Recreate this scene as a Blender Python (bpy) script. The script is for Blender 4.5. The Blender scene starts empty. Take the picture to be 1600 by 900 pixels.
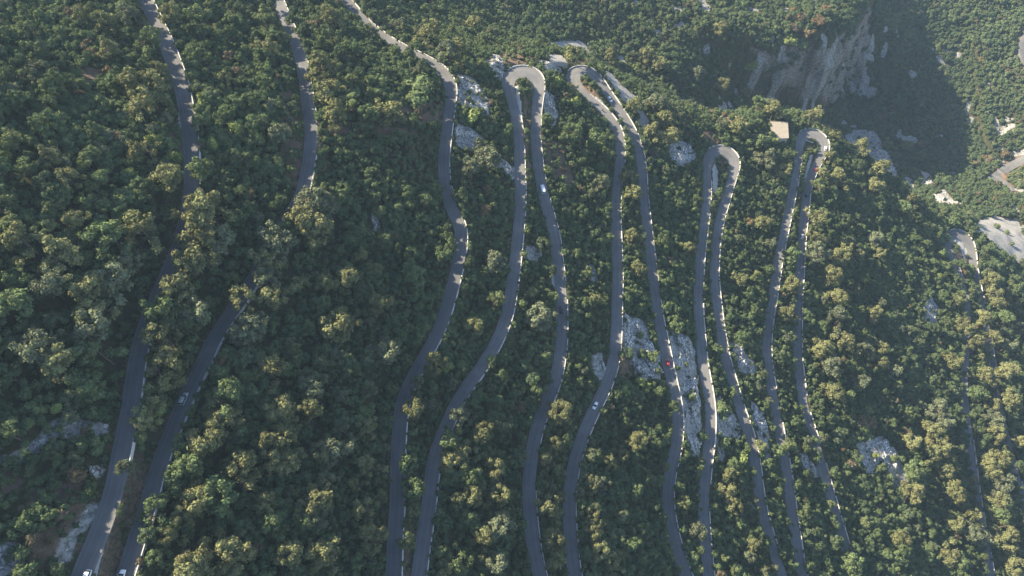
import math, random
import numpy as np
rng = np.random.default_rng(7)
random.seed(7)
# ------------------------------------------------------------------ camera model
TH = math.radians(60.0)
F = 1100.0
CT, ST = math.cos(TH), math.sin(TH)
def ray(px, py):
    u = (np.asarray(px, float) - 800) / F
    v = (np.asarray(py, float) - 450) / F
    return np.stack([u, CT - v * ST, -ST - v * CT], -1)
def project(P):
    P = np.asarray(P, float)
    zc = P[..., 1] * CT - P[..., 2] * ST
    v = (-P[..., 1] * ST - P[..., 2] * CT) / zc
    return 800 + F * P[..., 0] / zc, 450 + F * v, zc
# ------------------------------------------------------------------ terrain, smooth part
XK = np.array([-600, -420, -300, -200, -150, -110, -24, 40, 84, 172, 250, 316, 400, 480, 600, 900.])
ZK = np.array([-14, -40, -102, -161, -191, -216, -271, -311, -337, -386, -424, -454, -486, -515, -556, -640.])
_xs = np.arange(-700, 1000, 2.0)
_k = np.exp(-0.5 * (np.arange(-40, 41) * 2.0 / 18) ** 2); _k /= _k.sum()
_zs = np.convolve(np.pad(np.interp(_xs, XK, ZK), 40, mode='edge'), _k, 'valid')
YRX = np.array([-400, -200, -126, -92, -33, 7, 50, 100, 136, 212, 330, 400, 480, 700.])
YRY = np.array([40, 140, 196, 232, 292, 327, 343, 336, 336, 374, 334, 324, 320, 320.])
GX = np.array([-400, -150, -90, -33, 0, 60, 140, 210, 330, 420, 700.])
GY = np.array([.25, .30, .36, .60, .80, .85, 1.0, 1.2, 1.2, .9, .5])
def near_z(X, Y):
    z = np.interp(X, _xs, _zs)
    z = z + np.interp(X, [-60, 100, 220, 330], [0.0, .05, .11, .08]) * (Y - 150)
    yr = np.interp(X, YRX, YRY); g = np.interp(X, GX, GY)
    w = np.interp(X, [-100, 150], [16., 7.])
    t = (Y - yr) / w
    return z - g * w * np.logaddexp(0, t)
FARP = [(650,0,500),(750,20,530),(900,40,560),(1000,70,575),(1000,0,600),(1150,60,610),(1150,0,630),(1100,130,585),
        (1190,150,625),(1350,230,670),(1350,130,690),(1380,30,700),(1470,150,725),(1480,240,700),(1540,250,700),(1560,120,725),
        (1600,0,740),(1430,40,735),(1600,250,690),(1700,100,720),(1700,300,650),(1600,330,640),(1230,130,642),(1280,150,655),
        (1240,60,628),(1280,58,630),(1320,80,640),(1320,150,668),(1240,0,650),(1300,0,660),(1150,-80,650),(1400,-80,740),(1600,-120,760),(900,-80,600),(700,-80,540)]
_d = ray([p[0] for p in FARP], [p[1] for p in FARP]); _P = _d * np.array([[p[2]] for p in FARP])
_C = [tuple(p) for p in _P]
for x, y in [(-300, 250), (-150, 330), (-60, 300), (0, 250), (60, 260), (150, 260), (220, 270), (330, 260), (420, 240), (0, 100), (150, 100), (300, 100), (-200, 100), (450, 60), (600, 100), (-300, 0), (0, -50), (300, -50)]:
    _C.append((x, y, float(near_z(np.array(x * 1.), np.array(y * 1.))) - 60))
_C += [(-350, 600, -310), (-150, 640, -350), (700, 700, -440), (850, 500, -480), (850, 100, -640), (400, 800, -420), (100, 800, -380), (-350, 900, -280), (850, 900, -400)]
_C = np.array(_C)
def _tps(a, b):
    r2 = ((a[:, None, :] - b[None, :, :]) ** 2).sum(-1) / 1e4
    return r2 * np.log(r2 + 1e-9) * .5
_n = len(_C); _A = np.zeros((_n + 3, _n + 3)); _A[:_n, :_n] = _tps(_C[:, :2], _C[:, :2]) + np.eye(_n) * .02
_A[:_n, _n:] = np.c_[np.ones(_n), _C[:, :2] / 100]; _A[_n:, :_n] = _A[:_n, _n:].T
_W = np.linalg.solve(_A, np.r_[_C[:, 2], 0, 0, 0])
def far_z(X, Y):
    sh = X.shape; q = np.c_[X.ravel(), Y.ravel()]; out = np.empty(len(q))
    for i in range(0, len(q), 40000):
        s = q[i:i + 40000]
        out[i:i + 40000] = _tps(s, _C[:, :2]) @ _W[:_n] + np.c_[np.ones(len(s)), s / 100] @ _W[_n:]
    return out.reshape(sh)
# ------------------------------------------------------------------ noise
def vnoise(X, Y, scale, seed):
    r = np.random.default_rng(seed); T = r.random((256, 256))
    x = X / scale; y = Y / scale; xi = np.floor(x).astype(int); yi = np.floor(y).astype(int)
    fx = x - xi; fy = y - yi; fx = fx * fx * (3 - 2 * fx); fy = fy * fy * (3 - 2 * fy)
    g = lambda a, b: T[a & 255, b & 255]
    return (g(xi, yi) * (1 - fx) + g(xi + 1, yi) * fx) * (1 - fy) + (g(xi, yi + 1) * (1 - fx) + g(xi + 1, yi + 1) * fx) * fy
def fbm(X, Y, scale, seed, octv=4):
    o = 0; a = 1.; t = 0
    for k in range(octv):
        o = o + a * vnoise(X, Y, scale / 2 ** k, seed + k); t += a; a *= .5
    return o / t - .5
# ------------------------------------------------------------------ terrain grid
GS = 1.5
GX0, GX1, GY0, GY1 = -330., 760., -70., 860.
NX = int((GX1 - GX0) / GS) + 1; NY = int((GY1 - GY0) / GS) + 1
gx = GX0 + GS * np.arange(NX); gy = GY0 + GS * np.arange(NY)
MX, MY = np.meshgrid(gx, gy, indexing='ij')
near = near_z(MX, MY); far = far_z(MX, MY)
K = 7.0
BASE = np.maximum(near, far) + K * np.log1p(np.exp(-np.abs(near - far) / K)) - 0
def sample(Zg, X, Y):
    fx = np.clip((np.asarray(X) - GX0) / GS, 0, NX - 1.001); fy = np.clip((np.asarray(Y) - GY0) / GS, 0, NY - 1.001)
    i = fx.astype(int); j = fy.astype(int); a = fx - i; b = fy - j
    return (Zg[i, j] * (1 - a) + Zg[i + 1, j] * a) * (1 - b) + (Zg[i, j + 1] * (1 - a) + Zg[i + 1, j + 1] * a) * b
def march(Zg, px, py, lift=0.0):
    """first point along each pixel ray that is LIFT above the ground"""
    d = ray(px, py); d = d.reshape(-1, 3); n = len(d)
    lift = np.broadcast_to(np.asarray(lift, float), (n,))
    t = np.full(n, 120.0); hit = np.zeros(n, bool); step = 1.5
    for _ in range(620):
        P = d * t[:, None]
        below = P[:, 2] <= sample(Zg, P[:, 0], P[:, 1]) + lift
        hit |= below
        if hit.all(): break
        t = np.where(hit, t, t + step)
    lo = t - step; hi = t.copy()
    for _ in range(14):
        m = (lo + hi) / 2; P = d * m[:, None]
        b = P[:, 2] <= sample(Zg, P[:, 0], P[:, 1]) + lift
        hi = np.where(b, m, hi); lo = np.where(b, lo, m)
    return d * hi[:, None], hit
# ------------------------------------------------------------------ roads traced on the photograph
RA = [(100,1000),(127,900),(140,867),(155,833),(167,800),(178,767),(185,733),(191,700),(198,667),(205,633),(209,600),(214,567),(221,533),(232,500),(248,462),(266,420),(280,385),(291,345),(297,315),(300,290),(299.5,260),(299,233),(296,200),(290,167),(283,133),(272,100),(259,67),(243,33),(227,0),(205,-40),(170,-90)]
RB = [(172,965),(196,900),(206,867),(217,833),(228,800),(237,767),(246,733),(259,700),(272,667),(286,633),(301,600),(318,567),(335,530),(357,495),(375,470),(392,443),(415,402),(442,350),(462,322),(474,297),(480,267),(485,233),(486,200),(482,167),(477,133),(472,100),(462,67),(447,33),(434,0),(415,-45),(385,-95)]
RC = [(613,990),(615,900),(616,867),(617,833),(620,800),(621,767),(621,733),(622,700),(624,667),(628,633),(640,600),(658,567),(677,533),(692,500),(702,467),(711,433),(718,400),(721,375),(718,350),(707,330),(700,308),(695,285),(693,255),(696,220),(700,187),(704,160),(705,137),(697,118),(682,104),(657,90),(628,76),(600,59),(572,36),(547,8),(520,-30),(490,-75)]
RD = [(640,965),(654,900),(658,867),(663,833),(668,800),(672,767),(676,733),(684,700),(697,667),(712,633),(733,600),(757,567),(776,533),(790,500),(797,467),(802,433),(806,400),(809,367),(812,333),(813,300),(812,265),(811,230),(808,195),(803,168),(797,145),(793,130),(797,118),(808,112.5),(820,112),(831,114.5),(838,121),(841,132),(841,150),(838,175),(837,205),(838,233),(842,267),(848,300),(857,333),(866,367),(870,400),(874,433),(877,467),(877.5,500),(877,533),(873,567),(866,600),(852,633),(840,667),(832,700),(828,733),(826,767),(828,800),(831,833),(836,867),(843,900),(860,970)]
RE = [(918,970),(898,900),(894,867),(891,833),(889,800),(890.5,767),(895,733),(904,700),(916,667),(932,633),(948,600),(958,567),(962,533),(963,500),(964,467),(965,433),(964,400),(963,367),(962,333),(963,300),(966,275),(969,248),(969,225),(966,207),(957,190),(940,170),(917,151),(902,137),(894,126),(895,116),(903,111),(914,111),(925,116),(935,126),(945,140),(960,161),(977,187),(991,213),(999,240),(1003,267),(1004.5,300),(1008,333),(1012,367),(1016,400),(1020,433),(1024,467),(1029,500),(1036,533),(1043,567),(1050,600),(1057,633),(1059,667),(1056,700),(1048,733),(1043.5,767),(1045,800),(1051,833),(1061,867),(1072,900),(1098,965)]
RF = [(1112,970),(1107,900),(1104,867),(1101,833),(1099,800),(1100,767),(1103,733),(1107,700),(1110,667),(1109,633),(1104,600),(1098,567),(1095,533),(1092,500),(1091,467),(1092,433),(1094,400),(1098,367),(1102,333),(1104.5,300),(1104.5,275),(1105,255),(1110,242),(1118,236),(1127,235),(1137,238),(1145,246),(1147.5,257),(1145,273),(1140,290),(1134,312),(1127,335),(1120,367),(1117,400),(1116,433),(1119,467),(1123,500),(1128,533),(1135,567),(1145,600),(1154,633),(1164,660),(1171,680),(1177,707),(1181,733),(1185,767),(1191,800),(1200,833),(1211,867),(1222,900),(1248,970)]
RG = [(1272,970),(1253,900),(1247,867),(1242,833),(1237,800),(1233,767),(1228,733),(1222,700),(1216,667),(1210,633),(1204,600),(1199,567),(1198,533),(1201,500),(1207,467),(1212,433),(1217,400),(1224,367),(1231,333),(1238,300),(1244,268),(1247.5,245),(1249.5,226),(1253,213),(1262,207.5),(1273,209),(1283,216),(1288,226),(1286.5,237),(1280,250),(1270,269),(1261,297),(1257,333),(1253,367),(1251,400),(1249,433),(1247,467),(1246,500),(1246,533),(1247,567),(1251,600),(1255,633),(1262,655),(1270,680),(1278,707),(1286,737),(1295,767),(1304,800),(1314,833),(1324,867),(1336,900),(1366,975)]
RH = [(1568,970),(1547,900),(1538,850),(1524,770),(1515,700),(1509,650),(1506,600),(1507,567),(1509,530),(1511,495),(1509,465),(1501,440),(1492,415),(1483,393),(1481,376),(1487,366),(1498,365.5),(1508,371),(1515,382),(1519,400),(1523,428),(1529,457),(1536,490),(1543,530),(1549,570),(1557,620),(1567,665),(1578,710),(1591,760),(1601,800),(1622,870)]
ROADS = {'A': (RA, 6.0, 40), 'B': (RB, 5.6, 40), 'C': (RC, 5.4, 35), 'D': (RD, 5.4, 26), 'E': (RE, 5.3, 26), 'F': (RF, 5.1, 24), 'G': (RG, 5.1, 24), 'H': (RH, 5.4, 24)}
def resample(P, step):
    P = np.asarray(P, float); s = np.r_[0, np.cumsum(np.linalg.norm(np.diff(P, axis=0), axis=1))]
    t = np.arange(0, s[-1], step); t = np.append(t, s[-1]); return np.c_[[np.interp(t, s, P[:, k]) for k in range(P.shape[1])]].T
def gsm(a, sig):
    n = int(3 * sig) + 1; k = np.exp(-0.5 * (np.arange(-n, n + 1) / max(sig, .01)) ** 2); k /= k.sum()
    if a.ndim == 1:
        lead = 2 * a[0] - a[1:n + 1][::-1] if len(a) > n else np.full(n, a[0]); tail = 2 * a[-1] - a[-n - 1:-1][::-1] if len(a) > n else np.full(n, a[-1])
        return np.convolve(np.r_[lead, a, tail], k, 'valid')
    return np.stack([gsm(a[:, i], sig) for i in range(a.shape[1])], 1)
def spline(P, n=8):
    P = np.asarray(P, float); Q = np.r_[[2 * P[0] - P[1]], P, [2 * P[-1] - P[-2]]]; out = []
    for i in range(1, len(Q) - 2):
        for t in np.arange(n) / n:
            a, b, c, d = Q[i - 1], Q[i], Q[i + 1], Q[i + 2]
            out.append(.5 * (2 * b + (c - a) * t + (2 * a - 5 * b + 4 * c - d) * t * t + (3 * b - 3 * c + d - a) * t ** 3))
    out.append(P[-1]); return np.array(out)
ROAD = {}
def build_road(key, pts, width, sig, zg):
    pix = resample(spline(pts), 1.0)
    pix = gsm(pix, 4.0) if True else pix
    P, hit = march(zg, pix[:, 0], pix[:, 1])
    s = np.r_[0, np.cumsum(np.linalg.norm(np.diff(P[:, :2], axis=0), axis=1))]
    t = np.arange(0, s[-1], .5); z = np.interp(t, s, P[:, 2]); z = gsm(z, sig / .5)
    zs = np.interp(s, t, z)
    d = ray(pix[:, 0], pix[:, 1]); Q = d * (zs / d[:, 2])[:, None]
    C = resample(Q, 1.5); C = np.c_[gsm(C[:, :2], 2.0), gsm(C[:, 2], 4.0)]
    T = np.gradient(C[:, :2], axis=0); T /= np.linalg.norm(T, axis=1)[:, None]
    curv = np.abs(gsm(np.gradient(np.unwrap(np.arctan2(T[:, 1], T[:, 0]))) / 1.5, 4))
    hw = width / 2 + gsm(np.clip(curv * 26 - .5, 0, 2.7), 5)
    Nn = np.c_[-T[:, 1], T[:, 0]]           # left of travel
    ROAD[key] = dict(C=C, T=T, N=Nn, hw=hw, s=np.arange(len(C)) * 1.5)
for k, (pts, w, sg) in ROADS.items():
    build_road(k, pts, w, sg, near_z(MX, MY))
# ------------------------------------------------------------------ shape the ground round the roads
GZ = BASE + fbm(MX, MY, 60, 11, 3) * 5.0 * np.clip((260 - 0) / 260, 0, 1) * .7 + fbm(MX, MY, 9, 31, 2) * 1.2
fardist = np.sqrt(MX ** 2 + MY ** 2 + GZ ** 2)
GZ += np.clip((fardist - 560) / 150, 0, 1) * (fbm(MX, MY, 90, 51, 4) * 34 + fbm(MX, MY, 14, 53, 2) * 4)
# the crag across the ravine: a brow with the rock face falling away below it
BROW = [(1060,30),(1100,44),(1150,66),(1176,78),(1200,84),(1225,88),(1250,78),(1275,72),(1300,70),(1322,56),(1338,34),(1346,10),(1350,-12)]
_bp = resample(spline(BROW), 3.0); _B3, _ = march(BASE, _bp[:, 0], _bp[:, 1]); _B3 = gsm(resample(_B3[:, :2], 2.0), 3)
_dr = np.full(MX.shape, 1e3); _sd = np.zeros(MX.shape); _pf = np.zeros(MX.shape); _tn = np.gradient(_B3, axis=0); _tn /= np.linalg.norm(_tn, axis=1)[:, None]
_sel = (MX > 90) & (MX < 480) & (MY > 380) & (MY < 720)
for q in range(len(_B3)):
    dx = MX[_sel] - _B3[q, 0]; dy = MY[_sel] - _B3[q, 1]; d = np.hypot(dx, dy); m = d < _dr[_sel]
    a = _dr[_sel]; a[m] = d[m]; _dr[_sel] = a
    a = _sd[_sel]; a[m] = (dx * _tn[q, 1] - dy * _tn[q, 0])[m]; _sd[_sel] = a
    a = _pf[_sel]; a[m] = q / len(_B3); _pf[_sel] = a
_side = np.where(_sd > 0, _dr, -_dr) + fbm(MX, MY, 22, 301, 3) * 13 + fbm(MX, MY, 7, 311, 2) * 5
_t = np.clip(_side / 17, 0, 1); _t = _t * _t * (3 - 2 * _t)
_endw = np.clip(_pf * 2.2, 0, 1) * np.clip((1.02 - _pf) * 6, .0, 1)
CLIFFDROP = np.where(_dr < 900, 66 * _t * np.exp(-(np.maximum(_side, 0) / 105) ** 2) * _endw, 0)
GZ = GZ - CLIFFDROP + np.where(_dr < 900, 9 * np.exp(-((_side + 8) / 26) ** 2) * _endw, 0)
ND = np.full(MX.shape, 1e3)                    # distance to the nearest road edge
legs = []
for k, r in ROAD.items():
    n = len(r['C']); ap = None
    if k in 'DEFGH':
        px, py, zc = project(r['C']); inner = slice(n // 5, n * 4 // 5); ap = n // 5 + int(np.argmin(py[inner]))
    r['apex'] = ap
    legs += [(k, 0, n)] if ap is None else [(k, 0, ap + 1), (k, ap, n)]
stack = []
W = 16
for k, a, b in legs:
    r = ROAD[k]; d = np.full(MX.shape, 1e3); h = np.zeros(MX.shape)
    for q in range(a, b):
        x, y, z = r['C'][q]; i = int((x - GX0) / GS); j = int((y - GY0) / GS)
        i0, i1, j0, j1 = max(i - W, 0), min(i + W, NX), max(j - W, 0), min(j + W, NY)
        if i0 >= i1 or j0 >= j1: continue
        dd = np.hypot(MX[i0:i1, j0:j1] - x, MY[i0:i1, j0:j1] - y) - r['hw'][q]
        m = dd < d[i0:i1, j0:j1]
        d[i0:i1, j0:j1][m] = dd[m]; h[i0:i1, j0:j1][m] = z
    stack.append((d, h)); ND = np.minimum(ND, d)
D = np.stack([s[0] for s in stack]); H = np.stack([s[1] for s in stack])
o = np.argsort(-D, axis=0)
D = np.take_along_axis(D, o, 0); H = np.take_along_axis(H, o, 0)
for d, h in zip(D[-3:], H[-3:]):
    up = np.maximum(0, d - 1.0) * 1.15 ; dn = np.maximum(0, d - 1.2) * 1.7
    ok = d < 20
    GZ = np.where(ok, np.clip(GZ, h - .22 - dn, h - .22 + up + np.where(d > 1, .0, 0)), GZ)
del D, H, o, stack
# ------------------------------------------------------------------ what covers the ground
PXg, PYg, ZCg = project(np.stack([MX, MY, GZ], -1))
def inpoly(px, py, poly):
    poly = np.asarray(poly, float); c = np.zeros(px.shape, bool); j = len(poly) - 1
    for i in range(len(poly)):
        xi, yi = poly[i]; xj, yj = poly[j]
        c ^= ((yi > py) != (yj > py)) & (px < (xj - xi) * (py - yi) / (yj - yi + 1e-9) + xi); j = i
    return c
WBX = fbm(MX, MY, 8, 341, 3) * 16; WBY = fbm(MX, MY, 8, 351, 3) * 12
def polymask(poly, tol=.10):
    poly = np.asarray(poly, float); c = poly.mean(0); P, hit = march(GZ, [c[0]], [c[1]]); z0 = P[0, 1] * CT - P[0, 2] * ST
    return inpoly(PXg + WBX, PYg + WBY, poly) & (np.abs(ZCg - z0) < tol * z0)
ROCKS = [
 ([(716,114),(735,122),(755,138),(767,158),(760,192),(747,176),(722,166),(715,140)], 'wide grey limestone slab right of the sunlit bend'),
 ([(766,82),(783,88),(791,104),(785,124),(772,120),(764,98)], 'pale limestone crag left of the tightest hairpin'),
 ([(711,195),(737,202),(752,214),(754,228),(735,236),(711,224)], 'white limestone ledge right of the road below the sunlit bend'),
 ([(768,240),(786,249),(802,261),(804,277),(794,278),(776,262)], 'white limestone ledge left of the road to the tightest hairpin'),
 ([(842,94),(860,96),(877,109),(868,117),(850,109)], 'pale boulder heap on the outside of the tightest hairpin'),
 ([(1046,222),(1072,218),(1090,240),(1086,251),(1064,259),(1048,248)], 'grey limestone pavement beside the round grassy hairpin'),
 ([(980,490),(1004,498),(1016,518),(1024,545),(1037,578),(1030,592),(998,588),(982,562),(972,530)], 'broken grey limestone slope uphill of the red car'),
 ([(1042,514),(1076,524),(1086,545),(1090,580),(1094,620),(1098,655),(1098,690),(1094,716),(1079,712),(1067,664),(1060,610),(1052,560)], 'long pale limestone slope downhill of the red car'),
 ([(1120,616),(1144,648),(1160,668),(1156,682),(1136,684),(1130,724),(1118,720),(1114,660)], 'pale limestone strip two roads downhill of the red car'),
 ([(1138,534),(1158,540),(1180,574),(1178,588),(1156,580)], 'small limestone patch on the right verge below the round hairpin'),
 ([(1168,622),(1190,640),(1201,680),(1207,714),(1196,722),(1184,682)], 'narrow limestone strip between two descending roads'),
 ([(1246,708),(1264,714),(1282,742),(1262,740)], 'small limestone wedge left of the last parapet road'),
 ([(1340,692),(1360,688),(1378,676),(1400,705),(1405,725),(1424,748),(1402,768),(1386,748),(1378,716),(1362,738),(1341,722)], 'forked white limestone clearing among sunlit pines'),
 ([(1441,480),(1454,464),(1467,486),(1464,506),(1443,500)], 'lone limestone patch in the dark forest left of the highest bend'),
 ([(1313,212),(1340,206),(1372,203),(1376,226),(1394,250),(1402,282),(1386,277),(1352,252),(1348,236),(1330,230)], 'pale limestone crest beside the hairpin with parked cars'),
 ([(1434,264),(1450,268),(1458,290),(1442,290)], 'small limestone patch on the crest beyond the pale one'),
 ([(1452,302),(1476,298),(1502,318),(1498,334),(1468,324)], 'grey limestone band above the outermost hairpin'),
 ([(64,676),(104,652),(140,655),(172,664),(170,676),(146,684),(108,692)], 'flat grey limestone slabs left of the leftmost road'),
 ([(44,690),(64,680),(92,696),(74,706),(50,704)], 'white limestone slab below the flat grey slabs'),
 ([(14,710),(44,700),(48,716),(20,722),(-6,730),(-6,712)], 'small white limestone slab at the edge of the dark thicket'),
 ([(138,730),(156,726),(168,739),(156,751),(142,744)], 'single pale boulder on the verge of the leftmost road'),
 ([(146,772),(152,790),(124,850),(98,892),(72,903),(90,862),(116,820)], 'long stony bank along the leftmost road'),
 ([(-8,850),(22,852),(40,880),(20,906),(-8,902)], 'pale limestone slab in the bottom corner thicket'),
 ([(820,386),(836,380),(848,398),(838,408),(822,402)], 'small rocky bank between the two legs of the tightest hairpin'),
 ([(918,416),(928,414),(936,434),(926,440)], 'tiny limestone knob in the scrub right of the black car'),
 ([(925,556),(940,552),(950,580),(940,598),(924,590)], 'scattered limestone blocks below the scrub and left of the road bend'),
 ([(1118,164),(1134,163),(1143,184),(1128,188)], 'small sunlit limestone knob above the round hairpin'),
 ([(850,140),(862,150),(872,180),(862,200),(850,180)], 'grey rocky bank between the two topmost hairpins'),
 ([(578,178),(592,176),(596,186),(582,188)], 'single white boulder on the reddish clearing'),
 ([(580,332),(590,330),(594,352),(584,362)], 'narrow pale limestone pinnacle among the bushes'),
]
FARROCK = [[(1215,0),(1246,4),(1262,28),(1244,30),(1222,14)], [(1258,0),(1285,-5),(1290,14),(1270,16)], [(1448,70),(1466,78),(1486,98),(1488,110),(1470,100)],
 [(1505,155),(1516,160),(1514,180),(1506,172)], [(1536,125),(1548,128),(1552,140),(1540,140)], [(1548,178),(1560,180),(1562,204),(1552,202)],
 [(1546,222),(1556,226),(1558,250),(1542,252)], [(1200,60),(1206,50),(1214,62),(1208,72)], [(1278,48),(1286,44),(1294,66),(1288,70)], [(1466,150),(1474,154),(1470,164)], [(985,0),(1000,2),(1012,18),(996,20)],[(1290,92),(1300,88),(1308,104),(1296,110)]]
SCREE = [[(1520,352),(1526,343),(1546,340),(1566,334),(1582,337),(1600,364),(1640,400),(1640,440),(1600,416),(1575,401),(1560,388),(1552,376),(1534,368)]]
TRACK = [[(862,66),(880,62),(905,63),(918,72),(922,84),(908,84),(890,76),(868,77)], [(856,84),(880,91),(888,104),(878,108),(862,98)],
 [(940,107),(962,120),(988,148),(992,160),(977,160),(958,132)], [(962,86),(976,88),(982,102),(968,100)], [(996,168),(1006,176),(1016,206),(1006,208),(998,186)]]
SHOULDER = [[(163,832),(172,838),(166,870),(156,905),(144,905),(150,868)], [(804,136),(811,129),(814,150),(819,192),(815,192),(808,165)],
 [(912,140),(940,155),(976,200),(982,215),(966,192),(938,166),(918,150)], [(1112,260),(1117,254),(1122,266),(1123,285),(1120,304),(1113,302)], [(275,176),(284,168),(290,190),(288,208),(279,200)],
 [(861,398),(867,400),(869,448),(862,452),(859,425)], [(1264,242),(1272,240),(1264,270),(1257,290),(1254,285)], [(1489,366),(1505,376),(1512,395),(1507,410),(1498,385),(1488,376)], [(1497,405),(1505,430),(1510,450),(1500,440)]]
SOIL = [[(110,105),(175,108),(182,128),(150,135),(112,122)], [(440,110),(458,120),(472,200),(468,290),(445,296),(440,220)], [(280,200),(292,210),(290,250),(270,240),(255,200)],
 [(770,66),(800,68),(845,92),(850,104),(790,100),(782,84)], [(895,94),(930,95),(945,105),(950,118),(925,104),(900,102)], [(640,155),(685,158),(690,190),(640,200),(620,178)], [(905,128),(925,133),(940,152),(932,158),(908,140)],
 [(1116,250),(1128,250),(1134,262),(1122,268)], [(1085,205),(1120,205),(1128,222),(1095,228)], [(1095,165),(1140,176),(1146,196),(1120,192)], [(1490,378),(1505,380),(1514,410),(1516,438),(1505,442),(1496,410)], [(505,190),(560,190),(650,200),(660,215),(520,215)],
 [(820,124),(826,150),(826,300),(822,300),(818,150)], [(970,500),(990,560),(985,600),(965,590),(968,540)], [(830,200),(880,230),(900,290),(870,300),(852,250)],[(100,800),(140,760),(120,850),(60,900),(40,860)], [(50,765),(136,742),(116,815),(40,800)], [(0,735),(50,720),(40,765),(0,775)]]
M_rock = np.zeros(MX.shape); M_grav = np.zeros(MX.shape); M_soil = np.zeros(MX.shape); M_paved = np.zeros(MX.shape)
for p, _l in ROCKS: M_rock = np.maximum(M_rock, polymask(p) * 1.0)
for p in FARROCK: M_rock = np.maximum(M_rock, polymask(p) * (fbm(MX, MY, 9, 321, 3) + .5 > .47))
M_rock = np.maximum(M_rock, (fbm(MX, MY, 12, 331, 4) > .21) * (ZCg > 585) * .9)
for p in SCREE + TRACK: M_grav = np.maximum(M_grav, polymask(p) * 1.0)
for p in SHOULDER: M_paved = np.maximum(M_paved, polymask(p) * 1.0)
for p in SOIL: M_soil = np.maximum(M_soil, polymask(p) * 1.0)
_gx, _gy = np.gradient(GZ, GS)
M_cliff = np.clip((np.hypot(_gx, _gy) - 1.05) / .5, 0, 1) * (CLIFFDROP > 1.5) * inpoly(PXg + WBX * 1.5, PYg + WBY * 1.5, [(1170,60),(1250,60),(1300,50),(1345,0),(1362,0),(1362,90),(1345,130),(1300,165),(1230,150),(1190,120)])
def blur(a, n=1):
    for _ in range(n):
        b = np.pad(a, 1, mode='edge')
        a = (b[:-2, 1:-1] + b[2:, 1:-1] + b[1:-1, :-2] + b[1:-1, 2:] + 2 * b[1:-1, 1:-1]) / 6
    return a

# the road and track on the far valley floor
FARROADS = [[(1640,225),(1612,243),(1590,255),(1570,266),(1556,277),(1546,283)], [(1612,40),(1600,62),(1596,76),(1600,92),(1614,108)], [(1556,277),(1566,284),(1578,293),(1584,299)]]
FARR = []
for w_, p in zip((4.2, 3.4, 2.0), FARROADS):
    p = resample(spline(p), 2.0); P, h = march(GZ, p[:, 0], p[:, 1]); C = resample(P, 2.0); C = np.c_[gsm(C[:, :2], 1.5), gsm(C[:, 2], 5)]
    C[:, 2] = np.maximum(C[:, 2], sample(GZ, C[:, 0], C[:, 1])) + .6; FARR.append((w_, C))
    for x, y, z in C:
        i = int((x - GX0) / GS); j = int((y - GY0) / GS); i0, i1, j0, j1 = max(i - 10, 0), min(i + 11, NX), max(j - 10, 0), min(j + 11, NY)
        if i0 < i1 and j0 < j1: ND[i0:i1, j0:j1] = np.minimum(ND[i0:i1, j0:j1], np.hypot(MX[i0:i1, j0:j1] - x, MY[i0:i1, j0:j1] - y) - w_ - 1.5)
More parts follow.
